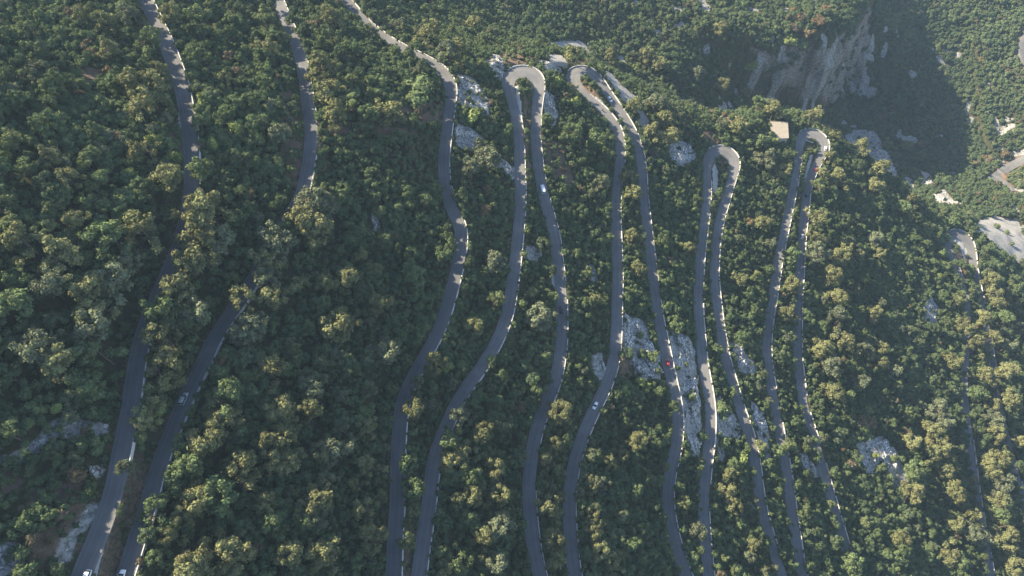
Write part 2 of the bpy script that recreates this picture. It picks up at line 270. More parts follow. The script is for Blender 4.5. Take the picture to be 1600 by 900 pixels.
# ------------------------------------------------------------------ vegetation: crowns seen one by one in the photograph (pixel centre, width)
PINES = [(165,33,26),(210,25,30),(222,65,34),(165,75,22),(60,112,32),(75,130,30),(205,125,38),(228,140,46),(210,165,34),(250,110,22),(127,15,22),(228,232,30),(70,247,24),(105,275,28),(260,270,38),(305,258,28),(260,20,25),(310,15,26),(355,120,18),
(520,25,25),(516,55,28),(500,105,36),(512,140,38),(522,177,30),(570,180,28),(610,170,36),(663,50,46),(740,33,44),(715,80,25),(690,75,24),(758,240,34),(735,262,28),(438,205,28),(420,72,22),
(888,205,32),(935,213,32),(950,240,22),(936,288,24),(985,275,24),(988,295,24),(895,82,26),(955,85,20),(1010,85,30),(1030,95,28),(997,160,26),(1025,155,38),(1045,180,40),(1025,210,28),(1050,205,28),(1080,175,14),(1128,40,25),(1090,112,40),(1125,130,40),(1165,140,36),(1190,160,38),(1155,190,36),(1182,215,34),(1195,245,28),
(1275,178,46),(1205,150,30),(1210,172,26),(1222,265,22),(1312,195,24),(1290,265,35),(1315,280,40),(1300,245,32),(1345,225,26),(1368,288,26),(1375,260,26),(1440,245,18),(1420,225,24),(1400,215,20),
(172,370,46),(225,363,44),(40,380,42),(85,402,44),(75,445,42),(15,470,44),(200,405,30),(140,440,40),(170,450,42),(150,485,42),(295,325,44),(330,335,44),(300,365,42),(345,375,46),(300,405,40),(280,445,44),(255,475,42),(290,485,42),(250,520,40),(300,515,38),(245,575,46),(275,582,34),(375,460,34),(390,510,42),(120,590,32),(55,530,46),(125,515,46),(85,570,44),(155,550,42),(115,335,26),
(480,310,42),(512,325,34),(470,335,42),(490,358,42),(435,375,44),(412,400,30),(417,430,32),(437,455,34),(533,430,30),(503,437,22),(565,398,18),(645,425,28),(595,475,28),(530,500,48),(600,540,34),(470,440,20),(425,585,34),(485,590,30),(680,570,26),(653,597,20),(740,505,24),(775,405,28),
(845,488,36),(860,460,22),(830,455,16),(857,510,24),(915,425,18),(932,465,20),(925,470,16),(895,392,18),(990,368,22),(1002,420,24),(1035,375,20),(1078,385,22),(1155,432,20),(1170,460,18),(1185,485,18),(1185,430,18),(1190,345,24),
(1240,398,26),(1240,440,26),(1236,488,26),(1232,525,14),(1270,332,30),(1275,362,32),(1280,395,32),(1205,380,18),(1203,420,16),(1300,430,32),(1310,400,28),(1320,380,24),(1310,460,30),(1310,500,30),(1318,525,28),(1290,540,26),(1300,570,34),(1345,385,14),(1340,397,16),(1373,370,20),(1375,390,16),(1410,320,24),(1370,322,14),(1430,315,18),(1358,545,22),(1378,545,20),(1380,565,20),(1365,490,22),(1348,487,14),(1350,435,14),(1395,578,18),(1340,590,24),(1495,473,14),(1507,505,24),(1490,565,24),(1540,495,28),(1545,435,22),(1560,455,22),(1567,470,20),(1570,492,22),(1530,540,28),(1545,530,24),(1540,590,30),(1575,540,20),(1575,577,24),(1588,450,16),(1595,510,16),(1462,592,14),
(232,665,32),(250,645,24),(340,625,42),(348,650,38),(315,690,44),(290,725,34),(375,735,44),(335,780,44),(300,770,38),(290,800,30),(290,870,44),(330,860,44),(360,875,44),(263,838,24),(205,755,20),(135,605,34),
(440,635,36),(445,668,36),(485,615,30),(480,647,28),(410,680,30),(428,692,28),(425,718,30),(450,720,34),(525,705,36),(500,700,28),(570,640,24),(575,668,26),(582,728,28),(485,772,40),(495,800,30),(510,748,24),(478,812,32),(425,825,34),(445,865,32),(490,855,22),(510,870,40),(560,755,18),(573,795,26),(580,845,34),(645,640,28),(672,632,18),(630,720,24),(642,758,28),(705,680,26),(722,650,28),(750,665,30),(735,700,26),(708,715,28),(775,733,30),(735,745,30),(718,780,22),(738,768,28),(770,772,30),(780,815,34),(755,850,30),(715,872,30),(705,892,30),(775,882,30),(410,790,30),
(845,615,22),(870,640,34),(888,665,20),(870,697,24),(860,722,24),(853,782,32),(858,805,28),(865,840,36),(870,872,32),(877,740,14),(995,690,28),(972,705,22),(955,722,22),(1017,745,18),(942,757,24),(927,767,18),(930,797,24),(928,828,28),(945,810,18),(935,862,28),(960,885,28),(970,867,20),(998,890,18),(1145,742,20),(1135,768,24),(1150,788,22),(1090,827,28),(1180,850,20),(1175,872,20),(1188,830,18),
(1305,610,28),(1325,627,20),(1340,605,14),(1465,640,26),(1475,658,32),(1425,610,12),(1455,675,26),(1465,692,24),(1480,707,26),(1460,712,26),(1485,732,24),(1435,735,32),(1425,767,24),(1425,690,24),(1495,767,24),(1500,780,20),(1495,812,22),(1515,800,18),(1515,827,30),(1535,832,28),(1490,862,28),(1495,887,26),(1410,840,24),(1415,857,20),(1450,873,18),(1340,885,28),(1405,878,18),(1235,817,14),(1530,607,26),(1545,627,20),(1555,647,24),(1560,677,22),(1545,717,18),(1565,712,26),(1555,737,28),(1568,762,28),(1560,788,34),(1572,803,28),(1570,822,28),(1580,847,28),(1585,882,32),(1580,622,24),(1595,692,20),(1597,817,18)]
# broadleaf bushes that stand out: tint y yellow-green, g green, d dry brown, o orange
BUSHES = [(655,130,68,'g'),(645,150,40,'g'),(737,177,32,'y'),(868,125,20,'y'),(898,155,20,'y'),(821,138,8,'g'),(1127,262,9,'g'),(1127,280,7,'g'),(488,36,22,'d'),(545,150,40,'g'),(755,326,24,'o'),(1160,713,22,'y'),(145,695,30,'g'),(118,738,30,'o'),(130,672,14,'o'),
 (1360,660,22,'o'),(1345,655,18,'o'),(1350,670,14,'y'),(1420,677,18,'o'),(1330,725,16,'d'),(85,637,20,'y'),(250,640,26,'y'),(1000,598,18,'y'),(1012,603,18,'y'),(1037,597,14,'y'),(975,612,18,'y'),(560,545,14,'g'),(1225,165,18,'y'),(1172,345,14,'o'),(1175,100,26,'y'),(1250,25,20,'o'),
 (1280,30,24,'o'),(1265,48,20,'o'),(1242,40,18,'d'),(1290,12,16,'o'),(1235,60,22,'y'),(1255,68,16,'y'),(1550,248,18,'d'),(1572,240,14,'o'),(1440,225,14,'o'),(355,85,18,'d'),(366,110,20,'d'),(180,212,20,'d'),(128,72,14,'d'),(845,630,14,'o'),(815,635,18,'o'),(660,275,12,'d'),(640,230,14,'d'),
 (620,178,20,'d'),(1000,520,14,'g'),(1018,555,22,'g'),(1030,575,18,'g'),(985,555,14,'g'),(1003,552,14,'g'),(1098,680,18,'g'),(1083,620,18,'g'),(1132,690,22,'g'),(1060,575,9,'g'),(1370,712,12,'y'),(1378,730,14,'g'),(1400,715,14,'g'),(1130,640,26,'g'),(1145,610,22,'g'),(1225,705,24,'g'),
 (1470,430,14,'y'),(1485,345,20,'g'),(1478,372,20,'g'),(1474,392,18,'g'),(1480,415,16,'g'),(1550,380,24,'g'),(1560,352,10,'g'),(1575,362,8,'g'),(1582,380,7,'g'),(1220,210,12,'g'),(1207,208,14,'g'),(1200,218,18,'g'),(1212,218,14,'y'),(1240,215,12,'y'),(1258,245,9,'g'),(1254,262,9,'g')]
TINT_ = {'olive': (.116, .121, .058), 'dark green': (.058, .082, .042), 'mid green': (.082, .108, .050), 'yellow green': (.130, .158, .055), 'dry brown': (.140, .118, .078), 'rusty orange': (.150, .116, .064), 'grey green': (.094, .107, .066)}
TINT = {k: tuple(min(x * f, .24) for x in v) for k, v, f in ((k, v, 1.0 if k in ('dry brown', 'rusty orange') else 1.4) for k, v in TINT_.items())}
M_grav_wide = np.clip(blur(M_grav, 1) * 2.2, 0, 1); M_rock_wide = np.clip(blur(M_rock, 1) * 1.6, 0, 1)
veg = []     # kind, x, y, z, diameter, height, tint, px, py, listed
def off_road(x, y, r):
    for _ in range(24):
        d = sample(ND, x, y)
        if d > r: break
        e = 1.5; g = np.array([sample(ND, x + e, y) - sample(ND, x - e, y), sample(ND, x, y + e) - sample(ND, x, y - e)])
        n = np.linalg.norm(g)
        if n < 1e-6: break
        x += g[0] / n * .6; y += g[1] / n * .6
    return x, y
def add_listed(lst, kind):
    a = np.array([p[:3] for p in lst], float); P0, _ = march(GZ, a[:, 0], a[:, 1])
    for it in range(2):
        zc = P0[:, 1] * CT - P0[:, 2] * ST; dia = a[:, 2] * zc / F * (1.0 if kind == 'pine' else 1.0)
        dia = dia * (np.where(a[:, 0] < 850, 1.6, np.where((a[:, 0] < 1270) | ((a[:, 1] < 420) & (a[:, 0] < 1330)), 1.32, 1.55)) if kind == 'pine' else 1.2); h = np.clip(dia * .72 + 4.2, 7.5, 15) if kind == 'pine' else np.clip(dia * .9 + .6, 1.2, 9)
        lf = h * (.66 if kind == 'pine' else .55)
        for extra in range(6):
            P0, _ = march(GZ, a[:, 0], a[:, 1], lf)
            over = (P0[:, 1] * CT - P0[:, 2] * ST > 590) & (a[:, 1] > 140) & (a[:, 0] < 1420) & (kind == 'pine')
            if not over.any(): break
            lf = np.where(over, lf + 2.5, lf)
    h = np.clip(lf / .66, 6, 15) if kind == 'pine' else h
    dia = np.clip(dia, .8, 16)
    for i in range(len(lst)):
        x, y = off_road(P0[i, 0], P0[i, 1], 1.3 if kind == 'pine' else min(.4 + dia[i] * .3, 1.6) if dia[i] > 5 else .5)
        if kind == 'pine':
            t = ['olive', 'olive', 'olive', 'grey green', 'mid green', 'olive'][rng.integers(6)]
        else:
            t = {'y': 'yellow green', 'g': 'mid green', 'd': 'dry brown', 'o': 'rusty orange'}[lst[i][3]]
        veg.append([kind if kind == 'pine' or t not in ('dry brown', 'rusty orange') else 'dry', x, y, float(sample(GZ, x, y)), dia[i], h[i], t, a[i, 0], a[i, 1], True])
add_listed(PINES, 'pine'); add_listed(BUSHES, 'bush')
LX = np.array([v[1] for v in veg]); LY = np.array([v[2] for v in veg]); LR = np.array([v[4] for v in veg]) * .5
# trees standing along the uphill edge of a road, crowns leaning over it; upper A and B rows are added to shade the asphalt
EDGE = [('A', 0, -60, 290, .6), ('A', 0, 300, 600, .75), ('B', 0, -60, 300, .5), ('B', 0, 310, 600, .6), ('C', 0, 200, 480, .35), ('C', 0, 560, 930, .85), ('D', 0, 640, 930, .7), ('D', 1, 560, 930, .75), ('E', 0, 700, 930, .6), ('E', 1, 690, 930, .7), ('F', 0, 700, 930, .75), ('F', 1, 700, 930, .65),
        ('G', 0, 470, 930, .65), ('G', 1, 390, 560, .95), ('G', 1, 560, 930, .6), ('H', 0, 430, 930, .95), ('H', 1, 450, 930, 1.0), ('F', 0, 310, 480, .3), ('E', 1, 300, 520, .4), ('D', 1, 420, 500, .5)]
for key, leg, y0, y1, pr in EDGE:
    rd = ROAD[key]; px, py, zc = project(rd['C']); n = len(px); ap = rd['apex']; a, b = (0, n) if ap is None else ((0, ap) if leg == 0 else (ap, n)); q = a
    while q < b:
        if y0 < py[q] < y1 and rng.random() < pr:
            sd = 1.0 if leg == 0 else -1.0; D_ = rng.uniform(4.5, 7.5); o_ = rd['hw'][q] + rng.uniform(1.6, 3.2); p = rd['C'][q, :2] + rd['N'][q] * sd * o_
            if sample(ND, p[0], p[1]) > 1.2 and sample(M_rock, p[0], p[1]) < .3 and not (np.hypot(LX - p[0], LY - p[1]) < LR * .6 + 1.2).any():
                zz = float(sample(GZ, p[0], p[1])); xx = project(np.array([p[0], p[1], zz])); veg.append(['pine', p[0], p[1], zz, D_, D_ * .7 + rng.uniform(2.5, 4.5), ['olive', 'olive', 'mid green', 'grey green'][rng.integers(4)], float(xx[0]), float(xx[1]), False])
        q += int(rng.integers(3, 6))
LX = np.array([v[1] for v in veg]); LY = np.array([v[2] for v in veg]); LR = np.array([v[4] for v in veg]) * .5
# fill the rest of the forest
def fill(cell, dmin, dmax, keep):
    nx = int((GX1 - GX0) / cell); ny = int((GY1 - GY0) / cell)
    I, J = np.meshgrid(np.arange(nx), np.arange(ny), indexing='ij')
    x = GX0 + (I + rng.random(I.shape)) * cell; y = GY0 + (J + rng.random(I.shape)) * cell
    x = x.ravel(); y = y.ravel(); z = sample(GZ, x, y); px, py, zc = project(np.stack([x, y, z], -1)); dist = zc
    ok = (zc > 60) & (px > np.where(dmin > 500, -500, -330)) & (px < np.where(dmin > 500, 1950, 1680)) & (py > np.where(dmin > 500, -300, -90)) & (py < 985) & (dist > dmin) & (dist <= dmax) & (x > GX0 + 3) & (x < GX1 - 3) & (y > GY0 + 3) & (y < GY1 - 3)
    ok &= (rng.random(len(x)) < keep)
    return x[ok], y[ok], z[ok], px[ok], py[ok], zc[ok]
def visible(x, y, z, lift=2.0):
    P = np.stack([x, y, z + lift], -1); v = np.ones(len(x), bool)
    for f in np.linspace(.55, .985, 40):
        Q = P * f; v &= Q[:, 2] > sample(GZ, Q[:, 0], Q[:, 1]) - 1.0
    return v
def zone_big(px, py, zc):
    s = np.full(px.shape, .06)
    s = np.where((px < 430) & (py <= 300), .26, s); s = np.where((px >= 430) & (px < 700) & (py < 200), .20, s)
    s = np.where((px < 480) & (py > 300), .78, s); s = np.where((px >= 480) & (px < 850) & (py > 560), .62, s); s = np.where((px >= 430) & (px < 600) & (py > 300) & (py <= 560), .45, s)
    s = np.where((px >= 600) & (px < 800) & (py > 330) & (py <= 560), .10, s)
    s = np.where((px < 240) & (py > 640), .12, s)
    s = np.where((px > 850) & (px <= 1270) & (py > 680), .42, s); s = np.where((px > 1270) & (py > 230), .42, s); s = np.where((px > 1270) & (px < 1480) & (py > 700), .16, s)
    s = np.where((px > 980) & (px < 1220) & (py > 90) & (py < 230), .45, s)
    s = np.where((px > 1480) & (py > 430), .6, s); s = np.where(zc > 590, .05, s)
    return s
x, y, z, px, py, zc = fill(5.6, 0, 640, 1.0)
nb = fbm(x, y, 45, 771, 3); ok = (rng.random(len(x)) < zone_big(px, py, zc) * np.clip(1 + 2.2 * nb, .2, 1.5)) & (visible(x, y, z) | (px < 40))
nd = sample(ND, x, y); ok &= (nd > 1.2) & (sample(M_rock, x, y) < .3) & (sample(M_grav, x, y) < .3) & (sample(M_soil, x, y) < .5) & (sample(M_paved, x, y) < .2) & (sample(M_cliff, x, y) < .4)
x, y, z, px, py, zc = [a[ok] for a in (x, y, z, px, py, zc)]
for q in range(len(x)):
    if (np.hypot(LX - x[q], LY - y[q]) < LR * .8 + 1.6).any(): continue
    D_ = rng.uniform(6.5, 11) * (.82 if px[q] > 850 else 1.0); veg.append(['pine', x[q], y[q], z[q], D_, D_ * .7 + rng.uniform(1.2, 3.4), ['olive', 'mid green', 'dark green', 'dark green', 'grey green'][rng.integers(5)], px[q], py[q], False])
LX = np.array([v[1] for v in veg]); LY = np.array([v[2] for v in veg]); LR = np.array([v[4] for v in veg]) * .5
fillers = []
for cell, d0, d1, keep in ((2.15, 0, 330, .95), (2.15, 330, 520, .95), (2.6, 520, 2000, .95)):
    x, y, z, px, py, zc = fill(cell, d0, d1, keep)
    v = visible(x, y, z) | (px < 40)
    x, y, z, px, py, zc = [a[v] for a in (x, y, z, px, py, zc)]
    nd = sample(ND, x, y); rk = sample(M_rock_wide, x, y); gv = sample(M_grav_wide, x, y); so = sample(M_soil, x, y); pv = sample(M_paved, x, y); cl = sample(M_cliff, x, y)
    u = rng.random(len(x)); n1 = fbm(x, y, 26, 71, 3); n2 = fbm(x, y, 55, 81, 3)
    dia = (1.9 + 2.6 * u ** 2.2) * (1 + .9 * n1) ; dia = np.where(zc > 520, dia * 1.25, dia)
    dia *= 1.2 * np.where((px < 480) & (zc < 330), 1.12, 1.0)
    dia = np.minimum(dia, np.maximum(nd / .30, 1.3))
    ok = (nd > dia * .14 + .28) & (gv < .3) & (pv < .2)
    dia = np.where(rk > .3, dia * .7, dia); ok &= (rk < .35) | (rng.random(len(x)) < np.where(px < 200, .34, .10))
    ok &= (cl < .4) | (rng.random(len(x)) < .42)
    ok &= (so < .4) | (rng.random(len(x)) < np.where((px < 200) & (py > 600), .72, .36))
    fillers.append(np.c_[x, y, z, px, py, zc, dia, n1, n2, so, cl][ok])
# low scrub on the verges
x, y, z, px, py, zc = fill(1.35, 0, 460, .8); nd = sample(ND, x, y)
ok = (nd > .4) & (nd < 2.6) & (visible(x, y, z)) & (sample(M_rock, x, y) < .3) & (sample(M_paved, x, y) < .2) & (fbm(x, y, 9, 733, 3) > -.10)
x, y, z, px, py, zc = [a[ok] for a in (x, y, z, px, py, zc)]
fillers.append(np.c_[x, y, z, px, py, zc, rng.uniform(.7, 1.5, len(x)), np.zeros(len(x)), np.zeros(len(x)), np.full(len(x), .35), np.zeros(len(x))])
FL = np.concatenate(fillers)
near_listed = np.zeros(len(FL), bool)
for i in range(0, len(FL), 4000):
    q = FL[i:i + 4000]; d = np.hypot(q[:, 0:1] - LX, q[:, 1:2] - LY) - LR * .5
    near_listed[i:i + 4000] = (d < 0).any(1)
FL = FL[~near_listed]
# pines among the fill: thickest in the lower left woods and along the right-hand slope
def pine_share(px, py, n2):
    return np.full(px.shape, .006)
    s = np.full(px.shape, .012)
    s = np.where((px < 480) & (py > 280), .085, s); s = np.where((px < 850) & (px >= 300) & (py > 560), .075, s)
    s = np.where((px < 470) & (py <= 280), .022, s); s = np.where((px > 1270) & (py > 300), .045, s); s = np.where((px > 850) & (px <= 1270) & (py > 720), .03, s)
    return np.clip(s * (1 + 3.5 * n2), .002, .3)
isp = (rng.random(len(FL)) < pine_share(FL[:, 3], FL[:, 4], FL[:, 8])) & (sample(ND, FL[:, 0], FL[:, 1]) > 1.6)
tb = ['dark green', 'mid green', 'grey green', 'yellow green']
for q, p in zip(FL, isp):
    x, y, z, px, py, zc, dia, n1, n2, so, cl = q
    if p:
        D_ = rng.uniform(4.5, 8.5); D_ *= 1.15; veg.append(['pine', x, y, z, D_, D_ * .75 + rng.uniform(1.0, 3.2), ['olive', 'mid green', 'dark green', 'grey green'][rng.integers(4)], px, py, False])
    else:
        u = rng.random(); dry = .012 + .16 * (so > .3) + .02 * (zc > 540) + .05 * (cl > .3)
        t = ('dry brown' if u < dry * .75 else 'rusty orange') if u < dry else tb[int(np.searchsorted([.42, .78, .945], np.clip(rng.random() * .5 + .25 + n2 * 1.6, 0, .999)))]
        veg.append(['dry' if u < dry else 'bush', x, y, z, max(dia, 1.1), max(dia, 1.1) * rng.uniform(.85, 1.35), t, px, py, False])

# keep the vehicles and the house roof as open to view as they are in the photograph
SEEN = [(141,898),(189,898),(287,623),(848,295),(953,154),(930,634),(877,484),(1043,567),(1290,232),(1276,265),(1260,304),(1253.7,370),(941,172),(1222,198),(1265,222)]
_v = np.array([[v[1], v[2], v[3] + v[5] * .55, v[4]] for v in veg]); _qx, _qy, _qz = project(_v[:, :3]); _rad = _v[:, 3] * .5 * F / _qz; drop = np.zeros(len(veg), bool)
for sx, sy in SEEN:
    sz = march(GZ, [sx], [sy])[0][0]; szc = sz[1] * CT - sz[2] * ST
    drop |= (np.hypot((_qx - sx), (_qy - sy) * .85) < _rad + 5) & (_qz < szc + 4)
for i in np.nonzero(drop)[0]:
    if veg[i][9]: veg[i][4] *= .7; veg[i][5] *= .75
veg = [v for v, d in zip(veg, drop) if not d or v[9]]
# ------------------------------------------------------------------ Blender side
import bpy, bmesh
from mathutils import Vector, Matrix
SC = bpy.context.scene; COL = SC.collection
def tag(o, label=None, cat=None, group=None, kind=None):
    if label: o['label'] = label
    if cat: o['category'] = cat
    if group: o['group'] = group
    if kind: o['kind'] = kind
    return o
def mesh_np(name, V, faces, smooth=False):
    """V (n,3); faces: list of (k,) index arrays or a 2-D int array"""
    me = bpy.data.meshes.new(name); V = np.asarray(V, np.float32)
    me.vertices.add(len(V)); me.vertices.foreach_set('co', V.ravel())
    if isinstance(faces, np.ndarray): tot = np.full(len(faces), faces.shape[1], np.int32); idx = faces.ravel().astype(np.int32)
    else: tot = np.array([len(f) for f in faces], np.int32); idx = np.concatenate([np.asarray(f) for f in faces]).astype(np.int32)
    me.loops.add(len(idx)); me.loops.foreach_set('vertex_index', idx)
    me.polygons.add(len(tot)); st = np.r_[0, np.cumsum(tot)[:-1]].astype(np.int32)
    me.polygons.foreach_set('loop_start', st)
    me.update(calc_edges=True); me.validate()
    me.polygons.foreach_set('use_smooth', np.full(len(me.polygons), smooth, bool)); me.update()
    return me
def link(name, me, mat=None, parent=None):
    o = bpy.data.objects.new(name, me); COL.objects.link(o)
    if mat is not None and len(me.materials) == 0: me.materials.append(mat)
    if parent is not None: o.parent = parent
    return o
def empty(name, loc, rot=(0, 0, 0)):
    o = bpy.data.objects.new(name, None); COL.objects.link(o); o.location = loc; o.rotation_euler = rot; o.empty_display_size = .3; return o
def copy_tree(o, parent=None):
    c = o.copy(); COL.objects.link(c)
    if parent is not None: c.parent = parent
    for ch in o.children: copy_tree(ch, c)
    return c
# ------------------------------------------------------------------ materials
class NT:
    def __init__(s, name):
        s.m = bpy.data.materials.new(name); s.m.use_nodes = True; s.t = s.m.node_tree; s.t.nodes.clear(); s.out = s.n('ShaderNodeOutputMaterial')
    def n(s, ty, **kw):
        o = s.t.nodes.new(ty)
        for k, v in kw.items(): setattr(o, k, v)
        return o
    def l(s, a, b): s.t.links.new(a, b)
    def setin(s, sock, v):
        if hasattr(v, 'links') or hasattr(v, 'is_output'): s.l(v, sock)
        else: sock.default_value = v
    def noise(s, scale, detail=3, rough=.55, vec=None):
        o = s.n('ShaderNodeTexNoise'); o.inputs['Scale'].default_value = scale; o.inputs['Detail'].default_value = detail; o.inputs['Roughness'].default_value = rough
        if vec is not None: s.l(vec, o.inputs['Vector'])
        return o.outputs['Fac']
    def ramp(s, fac, stops):
        o = s.n('ShaderNodeValToRGB'); e = o.color_ramp.elements
        while len(e) > 1: e.remove(e[-1])
        e[0].position, e[0].color = stops[0][0], (*stops[0][1], 1)
        for p, c in stops[1:]: q = e.new(p); q.color = (*c, 1)
        s.l(fac, o.inputs['Fac']); return o.outputs['Color']
    def mix(s, fac, a, b, mode='MIX'):
        o = s.n('ShaderNodeMix'); o.data_type = 'RGBA'; o.blend_type = mode
        s.setin(o.inputs['Factor'], fac); s.setin(o.inputs['A'] if False else o.inputs[6], a); s.setin(o.inputs[7], b); return o.outputs[2]
    def math(s, op, a, b=None, c=None):
        o = s.n('ShaderNodeMath', operation=op); s.setin(o.inputs[0], a)
        if b is not None: s.setin(o.inputs[1], b)
        if c is not None: s.setin(o.inputs[2], c)
        return o.outputs[0]
    def attr(s, name, ty='GEOMETRY'):
        o = s.n('ShaderNodeAttribute'); o.attribute_name = name; o.attribute_type = ty; return o
    def bsdf(s, col, rough=.8, spec=.3, metal=0., bump=None, bstr=.3, bdist=.1):
        o = s.n('ShaderNodeBsdfPrincipled'); s.setin(o.inputs['Base Color'], col); s.setin(o.inputs['Roughness'], rough)
        o.inputs['Specular IOR Level'].default_value = spec; o.inputs['Metallic'].default_value = metal
        if bump is not None:
            b = s.n('ShaderNodeBump'); b.inputs['Strength'].default_value = bstr; b.inputs['Distance'].default_value = bdist; s.l(bump, b.inputs['Height']); s.l(b.outputs[0], o.inputs['Normal'])
        s.l(o.outputs[0], s.out.inputs[0]); return o
def c4(c): return (*c, 1)
def flat(name, col, rough=.5, metal=0., spec=.5, var=.0, scale=3):
    t = NT(name); pos = t.n('ShaderNodeTexCoord').outputs['Object']
    if var: t.bsdf(t.ramp(t.noise(scale, 4, .6, pos), [(.3, tuple(max(c * (1 - var), 0) for c in col)), (.7, tuple(c * (1 + var) for c in col))]), rough, spec, metal)
    else: t.bsdf(c4(col), rough, spec, metal)
    return t.m
# ground: dry grass, reddish soil, grey stone where the slope is bare
t = NT('ground_mix'); g = t.n('ShaderNodeNewGeometry'); pos = g.outputs['Position']
grass = t.ramp(t.noise(.35, 6, .65, pos), [(.25, (.028, .032, .016)), (.5, (.052, .052, .026)), (.75, (.090, .074, .040))])
soil = t.ramp(t.noise(.6, 6, .7, pos), [(.25, (.085, .058, .042)), (.5, (.150, .105, .075)), (.7, (.21, .165, .125)), (.85, (.33, .30, .27))])
rock = t.ramp(t.noise(.55, 9, .8, pos), [(.30, (.05, .05, .045)), (.43, (.15, .148, .14)), (.55, (.34, .335, .325)), (.72, (.52, .51, .50))])
grav = t.ramp(t.noise(1.5, 6, .7, pos), [(.3, (.22, .215, .21)), (.7, (.33, .325, .32))])
ma = t.attr('cover'); sep = t.n('ShaderNodeSeparateColor'); t.l(ma.outputs['Color'], sep.inputs[0])
brk = t.noise(.8, 5, .7, pos)
def edge(ch, w=.25): return t.math('SMOOTH_MIN', 1.0, t.math('MAXIMUM', 0.0, t.math('MULTIPLY_ADD', t.math('ADD', ch, t.math('MULTIPLY_ADD', brk, .9, -.45)), 1 / w, -.35 / w)), .1)
c = t.mix(edge(sep.outputs[1]), grass, soil); c = t.mix(edge(sep.outputs[0]), c, rock); c = t.mix(edge(sep.outputs[2]), c, grav)
b = t.bsdf(c, .95, .1, bump=t.noise(1.1, 8, .7, pos), bstr=.9, bdist=1.2); MAT_GROUND = t.m
# limestone outcrops
t = NT('limestone'); pos = t.n('ShaderNodeNewGeometry').outputs['Position']
mp = t.n('ShaderNodeMapping'); mp.inputs['Rotation'].default_value = (.3, .5, .5); mp.inputs['Scale'].default_value = (1.5, .8, 1.0); t.l(pos, mp.inputs['Vector'])
vo = t.n('ShaderNodeTexVoronoi', feature='DISTANCE_TO_EDGE'); vo.inputs['Scale'].default_value = .62; vo.inputs['Randomness'].default_value = 1
wv = t.mix(.25, mp.outputs[0], t.n('ShaderNodeTexNoise').outputs['Color'], 'ADD'); t.l(wv, vo.inputs['Vector'])
joint = t.ramp(vo.outputs['Distance'], [(.0, (.08, .08, .08)), (.07, (.45, .45, .45)), (.16, (1, 1, 1))])
v2 = t.n('ShaderNodeTexVoronoi'); v2.inputs['Scale'].default_value = .62; t.l(wv, v2.inputs['Vector']); blkc = t.ramp(v2.outputs['Color'], [(.15, (.62, .62, .62)), (.7, (1, 1, 1))])
c = t.ramp(t.noise(.45, 10, .82, mp.outputs[0]), [(.34, (.12, .117, .11)), (.42, (.44, .435, .42)), (.50, (.70, .69, .675)), (.72, (.80, .79, .775))])
c = t.mix(.9, c, joint, 'MULTIPLY'); c = t.mix(.8, c, blkc, 'MULTIPLY')
c = t.mix(t.math('MULTIPLY', t.ramp(t.noise(.22, 4, .7, pos), [(.57, (0, 0, 0)), (.64, (1, 1, 1))]), .8), c, c4((.085, .07, .045)))
t.bsdf(c, .9, .2, bump=t.noise(1.3, 9, .8, pos), bstr=1.0, bdist=1.2); MAT_ROCK = t.m
# asphalt
def asphalt(name, dark, light):
    t = NT(name); pos = t.n('ShaderNodeNewGeometry').outputs['Position']; at = t.attr('across')
    base = t.ramp(t.noise(.16, 5, .6, pos), [(.3, dark), (.7, light)])
    e = t.math('ABSOLUTE', at.outputs['Fac'])
    base = t.mix(t.math('MULTIPLY', t.math('MAXIMUM', t.math('MULTIPLY_ADD', e, 2.6, -1.6), 0.0), t.noise(.5, 4, .6, pos)), base, c4((.19, .185, .175)))
    tr = t.math('SUBTRACT', 1.0, t.math('MINIMUM', 1.0, t.math('MULTIPLY', t.math('ABSOLUTE', t.math('SUBTRACT', e, .42)), 5.0)))
    base = t.mix(t.math('MULTIPLY', tr, .4), base, c4(tuple(x * 1.25 for x in light)))
    base = t.mix(t.math('MULTIPLY', t.ramp(t.noise(.05, 2, .5, pos), [(.45, (0, 0, 0)), (.62, (1, 1, 1))]), .35), base, c4(tuple(x * .72 for x in dark)))
    t.bsdf(base, .85, .25, bump=t.noise(6, 3, .5, pos), bstr=.15, bdist=.03); return t.m
MAT_ASPH = asphalt('asphalt', (.082, .083, .088), (.118, .118, .122))
MAT_ASPH_UP = asphalt('lighter_asphalt', (.108, .108, .112), (.148, .147, .150))  # evenly lighter tone for the roads from D on
MAT_ASPH_PALE = asphalt('worn_asphalt', (.115, .115, .118), (.165, .163, .162))
MAT_SHOULDER = NT('pale_gravel'); _t = MAT_SHOULDER; _p = _t.n('ShaderNodeNewGeometry').outputs['Position']
_t.bsdf(_t.ramp(_t.noise(1.2, 6, .7, _p), [(.3, (.24, .235, .225)), (.7, (.36, .35, .335))]), .95, .1); MAT_SHOULDER = _t.m
t = NT('whitewashed_stone'); pos = t.n('ShaderNodeNewGeometry').outputs['Position']
c = t.ramp(t.noise(.9, 6, .7, pos), [(.28, (.26, .25, .235)), (.45, (.45, .44, .43)), (.7, (.60, .595, .585))])
t.bsdf(c, .85, .2, bump=t.noise(4, 4, .6, pos), bstr=.3, bdist=.05); MAT_PARA = t.m
